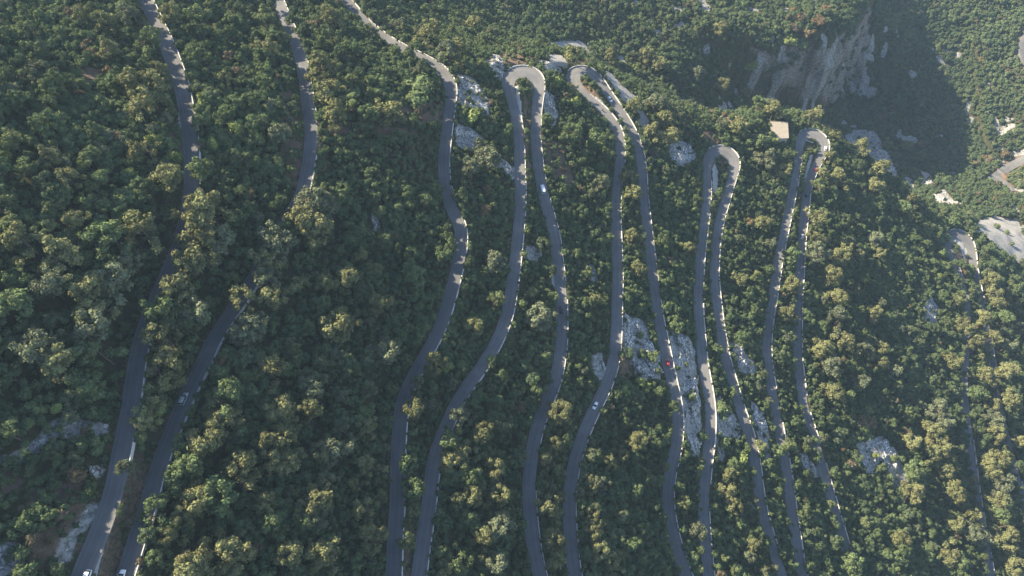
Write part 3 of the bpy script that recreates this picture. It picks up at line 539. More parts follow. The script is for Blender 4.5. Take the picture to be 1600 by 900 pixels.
# foliage
def foliage(name, stops, own=True, cscale=.05):
    t = NT(name); oi = t.n('ShaderNodeObjectInfo'); pos = t.n('ShaderNodeNewGeometry').outputs['Position']
    rnd = t.ramp(t.math('ADD', t.math('MULTIPLY', oi.outputs['Random'], .5), t.math('MULTIPLY_ADD', t.noise(.022, 3, .6, pos), 1.5, -.5)), stops)
    c = oi.outputs['Color'] if own else rnd
    loc = t.noise(cscale, 3, .6, pos); leaf = t.noise(.9, 3, .6, pos); lf = t.attr('leaf')
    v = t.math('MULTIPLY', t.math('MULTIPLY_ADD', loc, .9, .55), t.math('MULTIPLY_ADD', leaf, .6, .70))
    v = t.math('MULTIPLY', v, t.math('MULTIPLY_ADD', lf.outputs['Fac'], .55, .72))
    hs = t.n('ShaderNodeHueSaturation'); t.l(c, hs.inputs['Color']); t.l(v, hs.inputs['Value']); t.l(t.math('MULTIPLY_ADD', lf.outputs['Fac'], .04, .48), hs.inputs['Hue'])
    d = t.n('ShaderNodeBsdfDiffuse'); tr = t.n('ShaderNodeBsdfTranslucent'); mx = t.n('ShaderNodeMixShader'); mx.inputs[0].default_value = .14
    t.l(hs.outputs[0], d.inputs[0]); t.l(hs.outputs[0], tr.inputs[0]); t.l(d.outputs[0], mx.inputs[1]); t.l(tr.outputs[0], mx.inputs[2]); t.l(mx.outputs[0], t.out.inputs[0]); return t.m
T_ = TINT
_ps = [(0, T_['olive']), (.3, T_['mid green']), (.6, T_['dark green']), (.85, T_['grey green']), (1, T_['olive'])]
_bs = [(0, T_['dark green']), (.40, T_['dark green']), (.55, T_['mid green']), (.80, T_['mid green']), (.90, T_['grey green']), (1, T_['yellow green'])]
_ds = [(0, T_['dry brown']), (1, T_['rusty orange'])]
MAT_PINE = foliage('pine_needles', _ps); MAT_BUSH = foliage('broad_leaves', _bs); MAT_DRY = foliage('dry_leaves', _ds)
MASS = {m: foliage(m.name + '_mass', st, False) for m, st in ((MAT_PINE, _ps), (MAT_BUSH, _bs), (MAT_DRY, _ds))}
MAT_BARK = flat('bark', (.11, .085, .065), .9, var=.3, scale=2)
# ------------------------------------------------------------------ crowns
_t0 = (1 + 5 ** .5) / 2
ICO_V = np.array([(-1, _t0, 0), (1, _t0, 0), (-1, -_t0, 0), (1, -_t0, 0), (0, -1, _t0), (0, 1, _t0), (0, -1, -_t0), (0, 1, -_t0), (_t0, 0, -1), (_t0, 0, 1), (-_t0, 0, -1), (-_t0, 0, 1)]); ICO_V /= np.linalg.norm(ICO_V[0])
ICO_F = np.array([(0, 11, 5), (0, 5, 1), (0, 1, 7), (0, 7, 10), (0, 10, 11), (1, 5, 9), (5, 11, 4), (11, 10, 2), (10, 7, 6), (7, 1, 8), (3, 9, 4), (3, 4, 2), (3, 2, 6), (3, 6, 8), (3, 8, 9), (4, 9, 5), (2, 4, 11), (6, 2, 10), (8, 6, 7), (9, 8, 1)])
def crown(r, blobs, leaves, size, out=.55, core=.72):
    """blobs: list of (centre, radius); leaf-sized quads spread over and just beyond every clump, a rough inner mass behind them"""
    V = []; Fq = []; val = []; nv = 0
    for c, br in blobs:
        bv = r.random()
        cv = ICO_V * (br * core * r.uniform(.8, 1.15, (12, 1))) * np.array([1, 1, .85]) + c
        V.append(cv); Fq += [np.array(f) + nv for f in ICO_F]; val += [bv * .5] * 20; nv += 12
        n = r.normal(size=(leaves, 3)); n /= np.linalg.norm(n, axis=1)[:, None]; n[:, 2] = np.where(n[:, 2] < -.35, -n[:, 2], n[:, 2])
        rad = br * (core + (1.12 - core) * r.random(leaves) ** .7) ; p = c + n * rad[:, None] * np.array([1, 1, .85])
        nn = n * out + r.normal(size=(leaves, 3)) * .45; nn /= np.linalg.norm(nn, axis=1)[:, None]
        a = np.cross(nn, r.normal(size=(leaves, 3))); a /= np.linalg.norm(a, axis=1)[:, None]; b = np.cross(nn, a)
        s = size * r.uniform(.6, 1.35, (leaves, 1)); e = r.uniform(.5, 1.0, (leaves, 1))
        q = np.stack([p - a * s, p + b * s * e * .8, p + a * s, p - b * s * e], 1).reshape(-1, 3)
        V.append(q); Fq += [np.arange(4) + nv + 4 * i for i in range(leaves)]; nv += 4 * leaves
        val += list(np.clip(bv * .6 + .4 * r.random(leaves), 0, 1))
    me = mesh_np('foliage', np.concatenate(V), Fq)
    at = me.attributes.new('leaf', 'FLOAT', 'FACE'); at.data.foreach_set('value', np.array(val, np.float32)); return me
def pine_mesh(seed):
    r = np.random.default_rng(seed); B = []; lop = r.normal(0, .07, 2)
    n = int(r.integers(20, 30))
    for i in range(n):
        a = r.random() * 6.283; h = r.random(); rr = (.40 * (1 - .55 * h ** 1.8)) * np.sqrt(r.uniform(.15, 1))
        B.append((np.array([math.cos(a) * rr + lop[0] * h * 2, math.sin(a) * rr + lop[1] * h * 2, .36 + .56 * h]), r.uniform(.10, .17) * (1.1 - .35 * h)))
    for i in range(int(r.integers(2, 5))):
        a = r.random() * 6.283; B.append((np.array([math.cos(a) * .42, math.sin(a) * .42, r.uniform(.4, .62)]), r.uniform(.09, .13)))
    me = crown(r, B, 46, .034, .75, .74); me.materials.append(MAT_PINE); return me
def bush_mesh(seed, mat, n=None):
    r = np.random.default_rng(seed); B = []
    n = n or int(r.integers(6, 11))
    for i in range(n):
        a = r.random() * 6.283; rr = .30 * np.sqrt(r.random()); h = r.uniform(.3, .72) * (1 - .5 * rr)
        B.append((np.array([math.cos(a) * rr, math.sin(a) * rr, h]), r.uniform(.17, .27)))
    B.append((np.array([0, 0, .25]), .3))
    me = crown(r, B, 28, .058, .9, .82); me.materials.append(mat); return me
def trunk_mesh(seed):
    r = np.random.default_rng(seed); V = []; Fs = []
    def tube(P, R, k=6):
        o = len(V)
        for p, rad in zip(P, R):
            for j in range(k): a = j * 6.283 / k; V.append((p[0] + rad * math.cos(a), p[1] + rad * math.sin(a), p[2]))
        for i in range(len(P) - 1):
            for j in range(k): Fs.append([o + i * k + j, o + i * k + (j + 1) % k, o + (i + 1) * k + (j + 1) % k, o + (i + 1) * k + j])
    lean = r.normal(0, .03, 2)
    tube([(lean[0] * z, lean[1] * z, z) for z in (-.15, 0, .2, .5, .8, .9)], [.036, .03, .024, .018, .009, .002])
    for i in range(7):
        z = r.uniform(.34, .72); a = r.random() * 6.283; L = .36 * (1.1 - z)
        tube([(0, 0, z), (math.cos(a) * L * .5, math.sin(a) * L * .5, z + .05), (math.cos(a) * L, math.sin(a) * L, z + .13)], [.011, .008, .002], 4)
    me = mesh_np('trunk', V, Fs, True); me.materials.append(MAT_BARK); return me
PINE_M = [pine_mesh(100 + i) for i in range(9)]; TRUNK_M = [trunk_mesh(200 + i) for i in range(5)]
BUSH_M = [bush_mesh(300 + i, MAT_BUSH) for i in range(9)]; DRY_M = [bush_mesh(400 + i, MAT_DRY) for i in range(4)]
# ------------------------------------------------------------------ the ground sheet
cov = np.stack([blur(np.clip(M_rock + M_cliff * .47, 0, 1), 1), blur(np.clip(M_soil * .85 + (ND < 1.6) * .5 + M_cliff * .5 + np.clip((ZCg - 600) / 100, 0, 1) * .25, 0, 1), 1), blur(M_grav, 1), np.ones(MX.shape)], -1)
# vertical roughness on the crag
GZ = GZ + blur(M_cliff, 1) * fbm(MX, MY, 20, 91, 4) * 9 + blur(M_rock, 1) * fbm(MX, MY, 4, 95, 3) * 1.0
VV = np.stack([MX, MY, GZ], -1); _cl = blur(M_cliff, 2)   # ledges and buttresses: the face is pushed in and out sideways, by height as well as along it
_a, _b = np.gradient(GZ, GS); _l = np.hypot(_a, _b) + 1e-6; _n = fbm(MX + .3 * MY, GZ * 1.5, 13, 411, 4) * 17 + fbm(MX, GZ * 2.2 + .5 * MX, 5, 421, 3) * 6
VV[..., 0] -= _cl * _a / _l * _n; VV[..., 1] -= _cl * _b / _l * _n
V = VV.reshape(-1, 3)
ii, jj = np.meshgrid(np.arange(NX - 1), np.arange(NY - 1), indexing='ij'); q = (ii * NY + jj).ravel()
Fg = np.stack([q, q + NY, q + NY + 1, q + 1], 1)
me = mesh_np('ground', V, Fg, True)
at = me.attributes.new('cover', 'FLOAT_COLOR', 'POINT'); at.data.foreach_set('color', cov.reshape(-1).astype(np.float32))
tag(link('ground', me, MAT_GROUND), 'steep wooded mountainside of dry grass, soil and limestone', kind='structure')
# ------------------------------------------------------------------ roads
LEGTXT = {'A0': 'leftmost road', 'B0': 'second road from the left', 'C0': 'third road from the left', 'D0': 'fourth road from the left', 'D1': 'fifth road from the left', 'E0': 'sixth road from the left', 'E1': 'seventh road from the left',
          'F0': 'eighth road from the left', 'F1': 'ninth road from the left', 'G0': 'fourth road from the right', 'G1': 'third road from the right', 'H0': 'second road from the right', 'H1': 'rightmost road'}
def strip_mesh(C, Nn, hw, dz, name, crownh=.05, lat=(-1, -.8, -.42, 0, .42, .8, 1), drop=.5):
    n = len(C); L = list(lat); V = []; ac = []
    for u in L:
        P = C + np.c_[Nn * (hw * u)[:, None], np.full(n, dz) + crownh * (1 - u * u)]; V.append(P); ac.append(np.full(n, u))
    lo = C + np.c_[Nn * (hw * (lat[0]))[:, None], np.full(n, dz - drop)]; hi = C + np.c_[Nn * (hw * lat[-1])[:, None], np.full(n, dz - drop)]
    V = [lo] + V + [hi]; ac = [ac[0]] + ac + [ac[-1]]; m = len(V); V = np.concatenate(V)
    F_ = [[a * n + i, a * n + i + 1, (a + 1) * n + i + 1, (a + 1) * n + i][::-1] for a in range(m - 1) for i in range(n - 1)]
    me = mesh_np(name, V, np.array(F_), False); at = me.attributes.new('across', 'FLOAT', 'POINT'); at.data.foreach_set('value', np.concatenate(ac).astype(np.float32)); return me
for k, r in ROAD.items():
    o = link('road', strip_mesh(r['C'], r['N'], r['hw'], 0.0, 'road'), MAT_ASPH if k in 'ABC' else MAT_ASPH_UP)
    tag(o, {'A': 'leftmost asphalt mountain road', 'B': 'second asphalt road from the left', 'C': 'third asphalt road, bending at the sunlit corner'}.get(k, 'asphalt road turning through a hairpin bend'), kind='structure')
# pale gravel run-offs beside the asphalt: sheets following the ground a little above it
def patch(poly, step, wob=0.0):
    poly = np.asarray(poly, float); pa = np.r_[poly, poly[:1]]; s = resample(pa, 2.0)[:-1]; P, h = march(GZ, s[:, 0], s[:, 1])
    xy = P[:, :2]; lo = xy.min(0); hi = xy.max(0); nx = int((hi[0] - lo[0]) / step) + 2; ny = int((hi[1] - lo[1]) / step) + 2
    X = lo[0] + step * np.arange(nx); Y = lo[1] + step * np.arange(ny); A, B = np.meshgrid(X, Y, indexing='ij')
    wx = fbm(A, B, 7, 901, 3) * wob + fbm(A, B, 1.8, 903, 2) * wob * .35; wy = fbm(A, B, 7, 905, 3) * wob + fbm(A, B, 1.8, 907, 2) * wob * .35; ins = inpoly(A + wx, B + wy, xy); return A, B, ins, xy
for p in SHOULDER:
    A, B, ins, xy = patch(p, .75, .6)
    Z = sample(GZ, A, B) + .10
    idx = np.full(A.shape, -1); idx[ins] = np.arange(ins.sum()); Vp = np.c_[A[ins], B[ins], Z[ins]]
    nb = sample(ND, A, B); 
    Fp = [[idx[i, j], idx[i + 1, j], idx[i + 1, j + 1], idx[i, j + 1]] for i in range(A.shape[0] - 1) for j in range(A.shape[1] - 1) if idx[i, j] >= 0 and idx[i + 1, j] >= 0 and idx[i + 1, j + 1] >= 0 and idx[i, j + 1] >= 0]
    if not Fp: continue
    tag(link('gravel_shoulder', mesh_np('gravel_shoulder', Vp, np.array(Fp), False), MAT_SHOULDER), 'pale gravel run-off beside the asphalt', kind='structure')
# the road and track on the far valley floor
for w_, C in FARR:
    T = np.gradient(C[:, :2], axis=0); T /= np.linalg.norm(T, axis=1)[:, None]
    tag(link('valley_road', strip_mesh(C, np.c_[-T[:, 1], T[:, 0]], np.full(len(C), w_), 0, 'valley_road', drop=3), MAT_ASPH_PALE), 'pale road on the far valley floor', kind='structure')
# ------------------------------------------------------------------ parapets: each whitewashed block is a wall of its own
def parapet(C, T, Nn, hw, side, a, b, wdt=.36, hgt=.8, off=.32):
    idx = np.arange(a, b + .01, 1.0); f = lambda arr: np.stack([np.interp(idx, np.arange(len(arr)), arr[:, j]) for j in range(arr.shape[1])], 1)
    c = f(C); nn = f(Nn); nn /= np.linalg.norm(nn, axis=1)[:, None]; h = np.interp(idx, np.arange(len(hw)), hw)
    inn = c[:, :2] + nn * (side * (h + off - wdt / 2))[:, None]; out = c[:, :2] + nn * (side * (h + off + wdt / 2))[:, None]; n = len(idx)
    o = c[n // 2].copy(); m = c[n // 2, :2] + nn[n // 2] * side * (h[n // 2] + off); o[:2] = m
    inset = .06 * np.sign(side) * nn
    L = [np.c_[inn, c[:, 2] - .5], np.c_[inn, c[:, 2] + hgt - .08], np.c_[inn + inset, c[:, 2] + hgt], np.c_[out - inset, c[:, 2] + hgt], np.c_[out, c[:, 2] + hgt - .08], np.c_[out, c[:, 2] - .5]]
    V = np.concatenate(L) - o; F_ = [[k * n + i, k * n + i + 1, (k + 1) * n + i + 1, (k + 1) * n + i] for k in range(5) for i in range(n - 1)]
    F_ += [[k * n for k in range(6)][::-1], [k * n + n - 1 for k in range(6)]]
    me = mesh_np('parapet_wall', V, F_, False); bm = bmesh.new(); bm.from_mesh(me); bmesh.ops.recalc_face_normals(bm, faces=bm.faces); bm.to_mesh(me); bm.free()
    return me, o
ORD = ['first', 'second', 'third', 'fourth', 'fifth', 'sixth', 'seventh', 'eighth', 'ninth', 'tenth', 'eleventh', 'twelfth', 'thirteenth', 'fourteenth', 'fifteenth', 'sixteenth', 'seventeenth', 'eighteenth', 'nineteenth', 'twentieth']
ORD += ['twenty-' + w for w in ORD[:9]] + ['thirtieth'] + ['thirty-' + w for w in ORD[:9]] + ['fortieth'] + ['forty-' + w for w in ORD[:9]] + ['fiftieth'] + ['fifty-' + w for w in ORD[:9]] + ['sixtieth']
WALLS = [('A', 0, -1, [(-60, 222), (222, 640), (690, 735)]), ('B', 0, -1, [(-60, 58), (104, 192), (250, 500), (500, 930)]), ('C', 0, -1, [(-50, 930)]), ('C', 0, 1, [(92, 118)]),
         ('D', 0, -1, [(188, 930)]), ('D', 1, 1, [(-50, 930)]), ('E', 0, -1, [(170, 930)]), ('E', 1, 1, [(-50, 930)]), ('F', 0, -1, [(288, 930)]), ('F', 1, 1, [(-50, 930)]),
         ('G', 0, -1, [(248, 930)]), ('G', 1, 1, [(-50, 930)]), ('H', 0, -1, [(690, 930)]), ('H', 1, 1, [(-50, 470), (540, 575), (750, 930)])]
paras = []
for key, leg, side, ranges in WALLS:
    r = ROAD[key]; px, py, zc = project(r['C']); n = len(r['C']); ap = r['apex']
    lo, hi = (0, n - 1) if ap is None else ((0, ap) if leg == 0 else (ap - 4, n - 1))
    mine = []
    for y0, y1 in ranges:
        i = lo
        while i < hi:
            if not (y0 <= py[i] <= y1 and -10 < px[i] < 1612): i += 1; continue
            L = rng.uniform(5.4, 6.6); b = min(i + L, hi)
            while b > i + 1 and not (y0 - 6 <= py[int(b)] <= y1 + 6): b -= 1
            if b - i > 1.6 and rng.random() > .03:
                me, o = parapet(r['C'], r['T'], r['N'], r['hw'], side, float(i), float(b)); ob = link('parapet_wall', me, MAT_PARA); ob.location = o
                qx, qy, _ = project(np.array(o)); mine.append((float(qy), float(qx), ob))
            i = int(b) + (rng.random() < .8)
    mine.sort(key=lambda m: m[0]); nm = LEGTXT[key + str(leg)]
    if (key, side) == ('C', 1): nm += ', inner edge'
    vis = [m for m in mine if -4 < m[0] < 903]
    for i, (qy, qx, ob) in enumerate(mine):
        if m_ := (-4 < qy < 903):
            j = [x[2] for x in vis].index(ob); half = len(vis) / 2
            e = ORD[j] + ' block from the top end' if j < half else ORD[len(vis) - 1 - j] + ' block from the bottom end'
        else: e = 'a block beyond the picture edge'
        tag(ob, 'white parapet edging the %s, %s' % (nm, e), 'parapet', 'white parapet blocks along the road edges')
print('parapets', len([o for o in COL.objects if o.name.startswith('parapet')]))
# ------------------------------------------------------------------ limestone outcrops, each a jagged sheet bedded into the slope
def rotn(X, Y, a): return X * math.cos(a) + Y * math.sin(a), -X * math.sin(a) + Y * math.cos(a)
for n_, (p, lab) in enumerate(ROCKS):
    A, B, ins, xy = patch(p, .5 if n_ < 17 else .3, 7.0 if n_ < 17 else 2.2)
    if ins.sum() < 12: A, B, ins, xy = patch(p, .12)
    step = A[1, 0] - A[0, 0]
    ins = ins & ((fbm(A, B, 5 if n_ < 17 else 1.6, 620 + n_, 3) > -.09) | (n_ in (20, 28, 29)))
    dist = np.zeros(A.shape); cur = ins.copy()
    for _ in range(8):
        dist += cur; e = np.pad(cur, 1); cur = e[1:-1, 1:-1] & e[:-2, 1:-1] & e[2:, 1:-1] & e[1:-1, :-2] & e[1:-1, 2:]
    sc = 1.0 if n_ not in (17, 18, 19, 20, 22, 28, 29) else .55
    u, v = rotn(A, B, .5)
    blocks = vnoise(u * 1.0, v * .45, 2.3 * sc, 500 + n_); blk = np.floor(blocks * 5) / 5
    big = fbm(A, B, 7, 540 + n_, 3); ridge = 1 - np.abs(fbm(A, B, 3.2 * sc, 560 + n_, 3)) * 3.2
    hgt = (blk * 2.3 + ridge * 1.0 + big * 3.0 - .75 + fbm(A, B, 1.1, 580 + n_, 2) * .8) * sc
    edge_ = np.clip(dist * step / (1.6 * sc), 0, 1)
    hgt = hgt * edge_ - (1 - edge_) * .9
    tall = 1.0 if n_ != 29 else 3.0
    Z = sample(GZ, A, B) + hgt * tall
    jx = (vnoise(A, B, .6, 600) - .5) * step * .9; jy = (vnoise(A, B, .6, 610) - .5) * step * .9
    keep = ins; idx = np.full(A.shape, -1); idx[keep] = np.arange(keep.sum()); P = np.c_[(A + jx)[keep], (B + jy)[keep], Z[keep]]
    i_, j_ = np.nonzero(keep[:-1, :-1] & keep[1:, :-1] & keep[1:, 1:] & keep[:-1, 1:])
    if len(i_) < 4: print('rock too small', lab); continue
    Fr = np.stack([idx[i_, j_], idx[i_ + 1, j_], idx[i_ + 1, j_ + 1], idx[i_, j_ + 1]], 1)
    o = P.mean(0); ob = link('limestone_outcrop', mesh_np('limestone_outcrop', P - o, Fr, False), MAT_ROCK); ob.location = o
    tag(ob, lab, 'rock outcrop', 'limestone outcrops on the slope')
# ------------------------------------------------------------------ cars
M_GLASS = flat('car_glass', (.012, .014, .018), .08, spec=.6); M_TYRE = flat('tyre_rubber', (.018, .018, .018), .9, spec=.2); M_RIM = flat('alloy', (.45, .45, .46), .35, metal=.8)
M_LAMP = flat('lamp_glass', (.75, .76, .78), .15); M_TAIL = flat('tail_lamp_glass', (.35, .01, .012), .2); M_TRIM = flat('black_trim', (.02, .02, .022), .6); M_PLATE = flat('number_plate', (.7, .7, .68), .5)
PAINT = {'white': flat('white_paint', (.80, .81, .82), .25), 'silver': flat('silver_paint', (.42, .44, .46), .3, metal=.35), 'black': flat('black_paint', (.018, .02, .026), .2), 'red': flat('red_paint', (.30, .02, .04), .3), 'navy': flat('navy_paint', (.02, .028, .05), .25)}
def loft(sections, close=True):
    """sections: list of (x, [(y,z)...]) rings with the same number of points"""
    V = []; Fs = []; k = len(sections[0][1])
    for x, ring in sections:
        for y, z in ring: V.append((x, y, z))
    for i in range(len(sections) - 1):
        for j in range(k): Fs.append([i * k + j, i * k + (j + 1) % k, (i + 1) * k + (j + 1) % k, (i + 1) * k + j])
    if close: Fs.append(list(range(k))[::-1]); Fs.append([(len(sections) - 1) * k + j for j in range(k)])
    me = mesh_np('m', V, Fs, True); bm = bmesh.new(); bm.from_mesh(me); bmesh.ops.recalc_face_normals(bm, faces=bm.faces); bm.to_mesh(me); bm.free(); return me
def ring(w, z0, z1, c=.12, tw=None):
    tw = w if tw is None else tw
    return [(-w, z0 + c), (-w, z1 - c), (-tw + c, z1), (0, z1 + .02), (tw - c, z1), (w, z1 - c), (w, z0 + c), (w - c, z0), (-w + c, z0)]
CYL = {}
def wheel_parts(root, x, y, R):
    me = CYL.get(R)
    if me is None:
        def cyl(R0, w, prof):
            V = []; Fs = []; k = 20
            for (rr, yy) in prof:
                for j in range(k): a = j * 6.2832 / k; V.append((rr * math.cos(a), yy, rr * math.sin(a)))
            for i in range(len(prof) - 1):
                for j in range(k): Fs.append([i * k + j, i * k + (j + 1) % k, (i + 1) * k + (j + 1) % k, (i + 1) * k + j])
            return mesh_np('w', V, Fs, True)
        me = CYL[R] = (cyl(R, .2, [(R * .6, -.1), (R * .94, -.1), (R, -.06), (R, .06), (R * .94, .1), (R * .6, .1)]), cyl(R, .2, [(.001, .085), (R * .2, .095), (R * .55, .08), (R * .62, .09), (R * .62, -.09), (R * .5, -.085), (.001, -.08)]))
        me[0].materials.append(M_TYRE); me[1].materials.append(M_RIM)
    w = bpy.data.objects.new('wheel', me[0]); COL.objects.link(w); w.parent = root; w.location = (x, y, R); w.name = 'wheel'
    rm = bpy.data.objects.new('rim', me[1]); COL.objects.link(rm); rm.parent = w
    if y < 0: w.rotation_euler = (0, 0, math.pi)
def box_mesh(c, s, b=.02):
    bm = bmesh.new(); bmesh.ops.create_cube(bm, size=1, matrix=Matrix.Translation(c) @ Matrix.Diagonal((*s, 1)))
    bmesh.ops.bevel(bm, geom=bm.edges[:], offset=min(b, min(s) * .3), segments=2, affect='EDGES'); me = bpy.data.meshes.new('box'); bm.to_mesh(me); bm.free(); return me
def make_car(kind, paint):
    P = PAINT[paint]; r = empty('parked_car', (0, 0, 0)); r.name = {'van': 'van'}.get(kind, 'car')
    if kind == 'van': L, W, Hh, zb, zc, R = 5.3, .97, 2.15, .28, 1.15, .33
    elif kind == 'suv': L, W, Hh, zb, zc, R = 4.55, .92, 1.68, .26, .98, .36
    else: L, W, Hh, zb, zc, R = 4.15, .87, 1.47, .2, .88, .31
    h = L / 2
    if kind == 'van':
        S = [(-h, ring(W * .93, .38, 1.05)), (-h + .12, ring(W, zb, zc)), (h - 1.25, ring(W, zb, zc)), (h - .75, ring(W * .98, zb, 1.08)), (h - .18, ring(W * .93, zb, .98)), (h, ring(W * .80, .36, .80))]
        Gs = [(-h + .03, 1.0), (-h + .14, Hh - .12), (h - 1.95, Hh - .05), (h - 1.0, 1.1)]
    else:
        S = [(-h, ring(W * .86, .36, zc - .12)), (-h + .18, ring(W * .96, zb, zc)), (-h + .9, ring(W, zb, zc + .03)), (h - 1.45, ring(W, zb, zc + .02)), (h - .85, ring(W * .98, zb, zc - .04)), (h - .2, ring(W * .90, zb, zc - .17)), (h, ring(W * .76, .34, zc - .34))]
        Gs = [(-h + (.12 if kind == 'suv' else .2), zc), (-h + (.38 if kind == 'suv' else .75), Hh - .05), (h - 2.05, Hh), (h - 1.2, zc)]
    body = link('body', loft(S), P, r)
    (x0, a0), (x1, a1), (x2, a2), (x3, a3) = Gs; zc2 = zc - .06; tw = W * .76 if kind != 'van' else W * .88
    def gring(w, z): return [(-w, zc2 - .05), (-w, z - .04), (-w + .05, z), (0, z + .01), (w - .05, z), (w, z - .04), (w, zc2 - .05)]
    def sl(w0, w1, z): return [(-w0, zc2 - .05), (-w1, z - .06), (-w1 + .08, z), (0, z + .015), (w1 - .08, z), (w1, z - .06), (w0, zc2 - .05)]
    link('window', loft([(x0, sl(W * .9, W * .88, a0 + .02)), (x1, sl(W * .93, tw, a1)), (x2, sl(W * .93, tw, a2)), (x3, sl(W * .9, W * .86, a3 + .02))]), M_GLASS, r)
    rx0, rx1 = x1 - .04, x2 + .10
    def rr(w, z): return [(-w, z - .06), (-w, z - .0), (-w + .12, z + .035), (0, z + .05), (w - .12, z + .035), (w, z), (w, z - .06)]
    link('roof', loft([(rx0, rr(tw * .96, a1)), (rx0 + .25, rr(tw * 1.01, a1 + .02)), (rx1 - .3, rr(tw * 1.01, a2 + .015)), (rx1, rr(tw * .94, a2))]), P, r)
    if kind == 'van':
        for s in (-1, 1): link('side_panel', box_mesh((-.75, s * (W - .055), 1.55), (L - 2.6, .07, .84), .03), P, r)
    for s in (-1, 1):
        for x in (h - .85, -h + .85): wheel_parts(r, x, s * (W - .11), R)
        link('headlight', box_mesh((h - .12, s * W * .66, zc - .30), (.14, .32, .14), .04), M_LAMP, r)
        link('tail_light', box_mesh((-h + .04, s * W * .78, zc - .10), (.10, .20, .26), .03), M_TAIL, r)
        link('mirror', box_mesh((x3 - .35, s * (W + .10), zc + .10), (.12, .2, .13), .04), P, r)
        link('pillar', box_mesh(((x1 + x2) / 2 - .1, s * (W * .93 + tw) / 2 * 1.0, (zc + a1) / 2), (.07, .03, a1 - zc - .1), .01), P, r)
    link('bumper', box_mesh((h - .04, 0, .40), (.12, W * 1.3, .16), .05), M_TRIM, r); link('bumper', box_mesh((-h + .04, 0, .42), (.12, W * 1.4, .18), .05), M_TRIM, r)
    link('number_plate', box_mesh((-h - .022, 0, .62), (.02, .52, .11), .004), M_PLATE, r)
    return r
def road_at(px, py):
    best = None
    for k, rd in ROAD.items():
        qx, qy, zc = project(rd['C']); d = np.hypot(qx - px, qy - py); i = int(d.argmin())
        if best is None or d[i] < best[0]: best = (d[i], k, i)
    _, k, i = best; rd = ROAD[k]; z = rd['C'][i, 2] + .06; d = ray(px, py); P = d * ((z + .5) / d[2])
    off = float((P[:2] - rd['C'][i, :2]) @ rd['N'][i]); off = max(-rd['hw'][i] + 1.15, min(rd['hw'][i] - 1.15, off))
    i2 = min(i + 2, len(rd['C']) - 1); sl = (rd['C'][i2, 2] - rd['C'][max(i - 2, 0), 2]) / (1.5 * (i2 - max(i - 2, 0)))
    along = float((P[:2] - rd['C'][i, :2]) @ rd['T'][i]); xy = rd['C'][i, :2] + rd['T'][i] * along + rd['N'][i] * off
    return (xy[0], xy[1], z + sl * along - .01), math.atan2(rd['T'][i][1], rd['T'][i][0]), sl
CARS = [('hatch', 'white', 141, 903, True, 'white car cut by the bottom edge on the leftmost road', 0), ('hatch', 'white', 189, 902, False, 'white car cut by the bottom edge on the second road', 0),
        ('suv', 'silver', 287, 623.5, False, 'silver estate car on the second road from the left', 0), ('van', 'white', 848.3, 295.5, False, 'long white van on the right leg below the tightest hairpin', 1),
        ('hatch', 'white', 953, 154.5, True, 'white car leaving the hairpin with the bare grassy island', 1), ('hatch', 'white', 930, 634, True, 'white car alone on the curving sixth road', 0),
        ('suv', 'black', 877.5, 484, False, 'black car beside the white parapet in deep shade', 1), ('hatch', 'red', 1043.5, 567, False, 'red car beside the bare limestone slope', 1),
        ('hatch', 'white', 1290, 232, False, 'white car in sunlight on the broad outer hairpin', 1), ('hatch', 'red', 1275.5, 265, False, 'red car at the shadow edge below the broad hairpin', 1),
        ('suv', 'navy', 1260.5, 304.5, False, 'dark blue car on the shaded leg close behind the red car', 1), ('suv', 'silver', 1253.7, 370, False, 'silver car last in the file below the broad hairpin', 1)]
for kind, paint, px, py, down, lab, leg in CARS:
    loc, ang, sl = road_at(px, py); up_dir = ang
    # legs after the apex are travelled downwards in the traced order
    rd_dir = (math.cos(ang), math.sin(ang)); goes_up = rd_dir[1] > 0
    if goes_up == down: up_dir = ang + math.pi; sl = -sl
    o = make_car(kind, paint); o.location = loc; o.rotation_euler = (0, -math.atan(sl), up_dir)
    tag(o, lab, 'van' if kind == 'van' else 'car', 'vehicles driving on the serpentine road')
# the small dark motorcycle on the left leg under the grassy-island hairpin
loc, ang, sl = road_at(941.5, 172.5); r = empty('motorcycle', loc, (0, 0, ang))
def tube_mesh(P, R, k=10):
    V = []; Fs = []; P = [Vector(p) for p in P]
    for i, p in enumerate(P):
        d = (P[min(i + 1, len(P) - 1)] - P[max(i - 1, 0)]).normalized(); a = d.orthogonal().normalized(); b = d.cross(a); rad = R if not hasattr(R, '__len__') else R[i]
        for j in range(k): t_ = j * 6.2832 / k; V.append(p + a * rad * math.cos(t_) + b * rad * math.sin(t_))
    for i in range(len(P) - 1):
        for j in range(k): Fs.append([i * k + j, i * k + (j + 1) % k, (i + 1) * k + (j + 1) % k, (i + 1) * k + j])
    Fs.append(list(range(k))[::-1]); Fs.append([(len(P) - 1) * k + j for j in range(k)]); return mesh_np('tube', V, Fs, True)
for x in (.72, -.72): wheel_parts(r, x, 0, .3)
link('fuel_tank', tube_mesh([(.42, 0, .82), (.3, 0, .9), (.0, 0, .88), (-.2, 0, .76)], [.06, .17, .16, .08]), PAINT['black'], r); link('seat', tube_mesh([(-.1, 0, .8), (-.4, 0, .8), (-.85, 0, .86)], [.1, .13, .07]), M_TRIM, r)
link('engine', box_mesh((.05, 0, .48), (.5, .3, .36), .06), M_TRIM, r); link('handlebar', tube_mesh([(.38, -.36, 1.02), (.46, -.15, 1.0), (.46, .15, 1.0), (.38, .36, 1.02)], .02), M_TRIM, r)
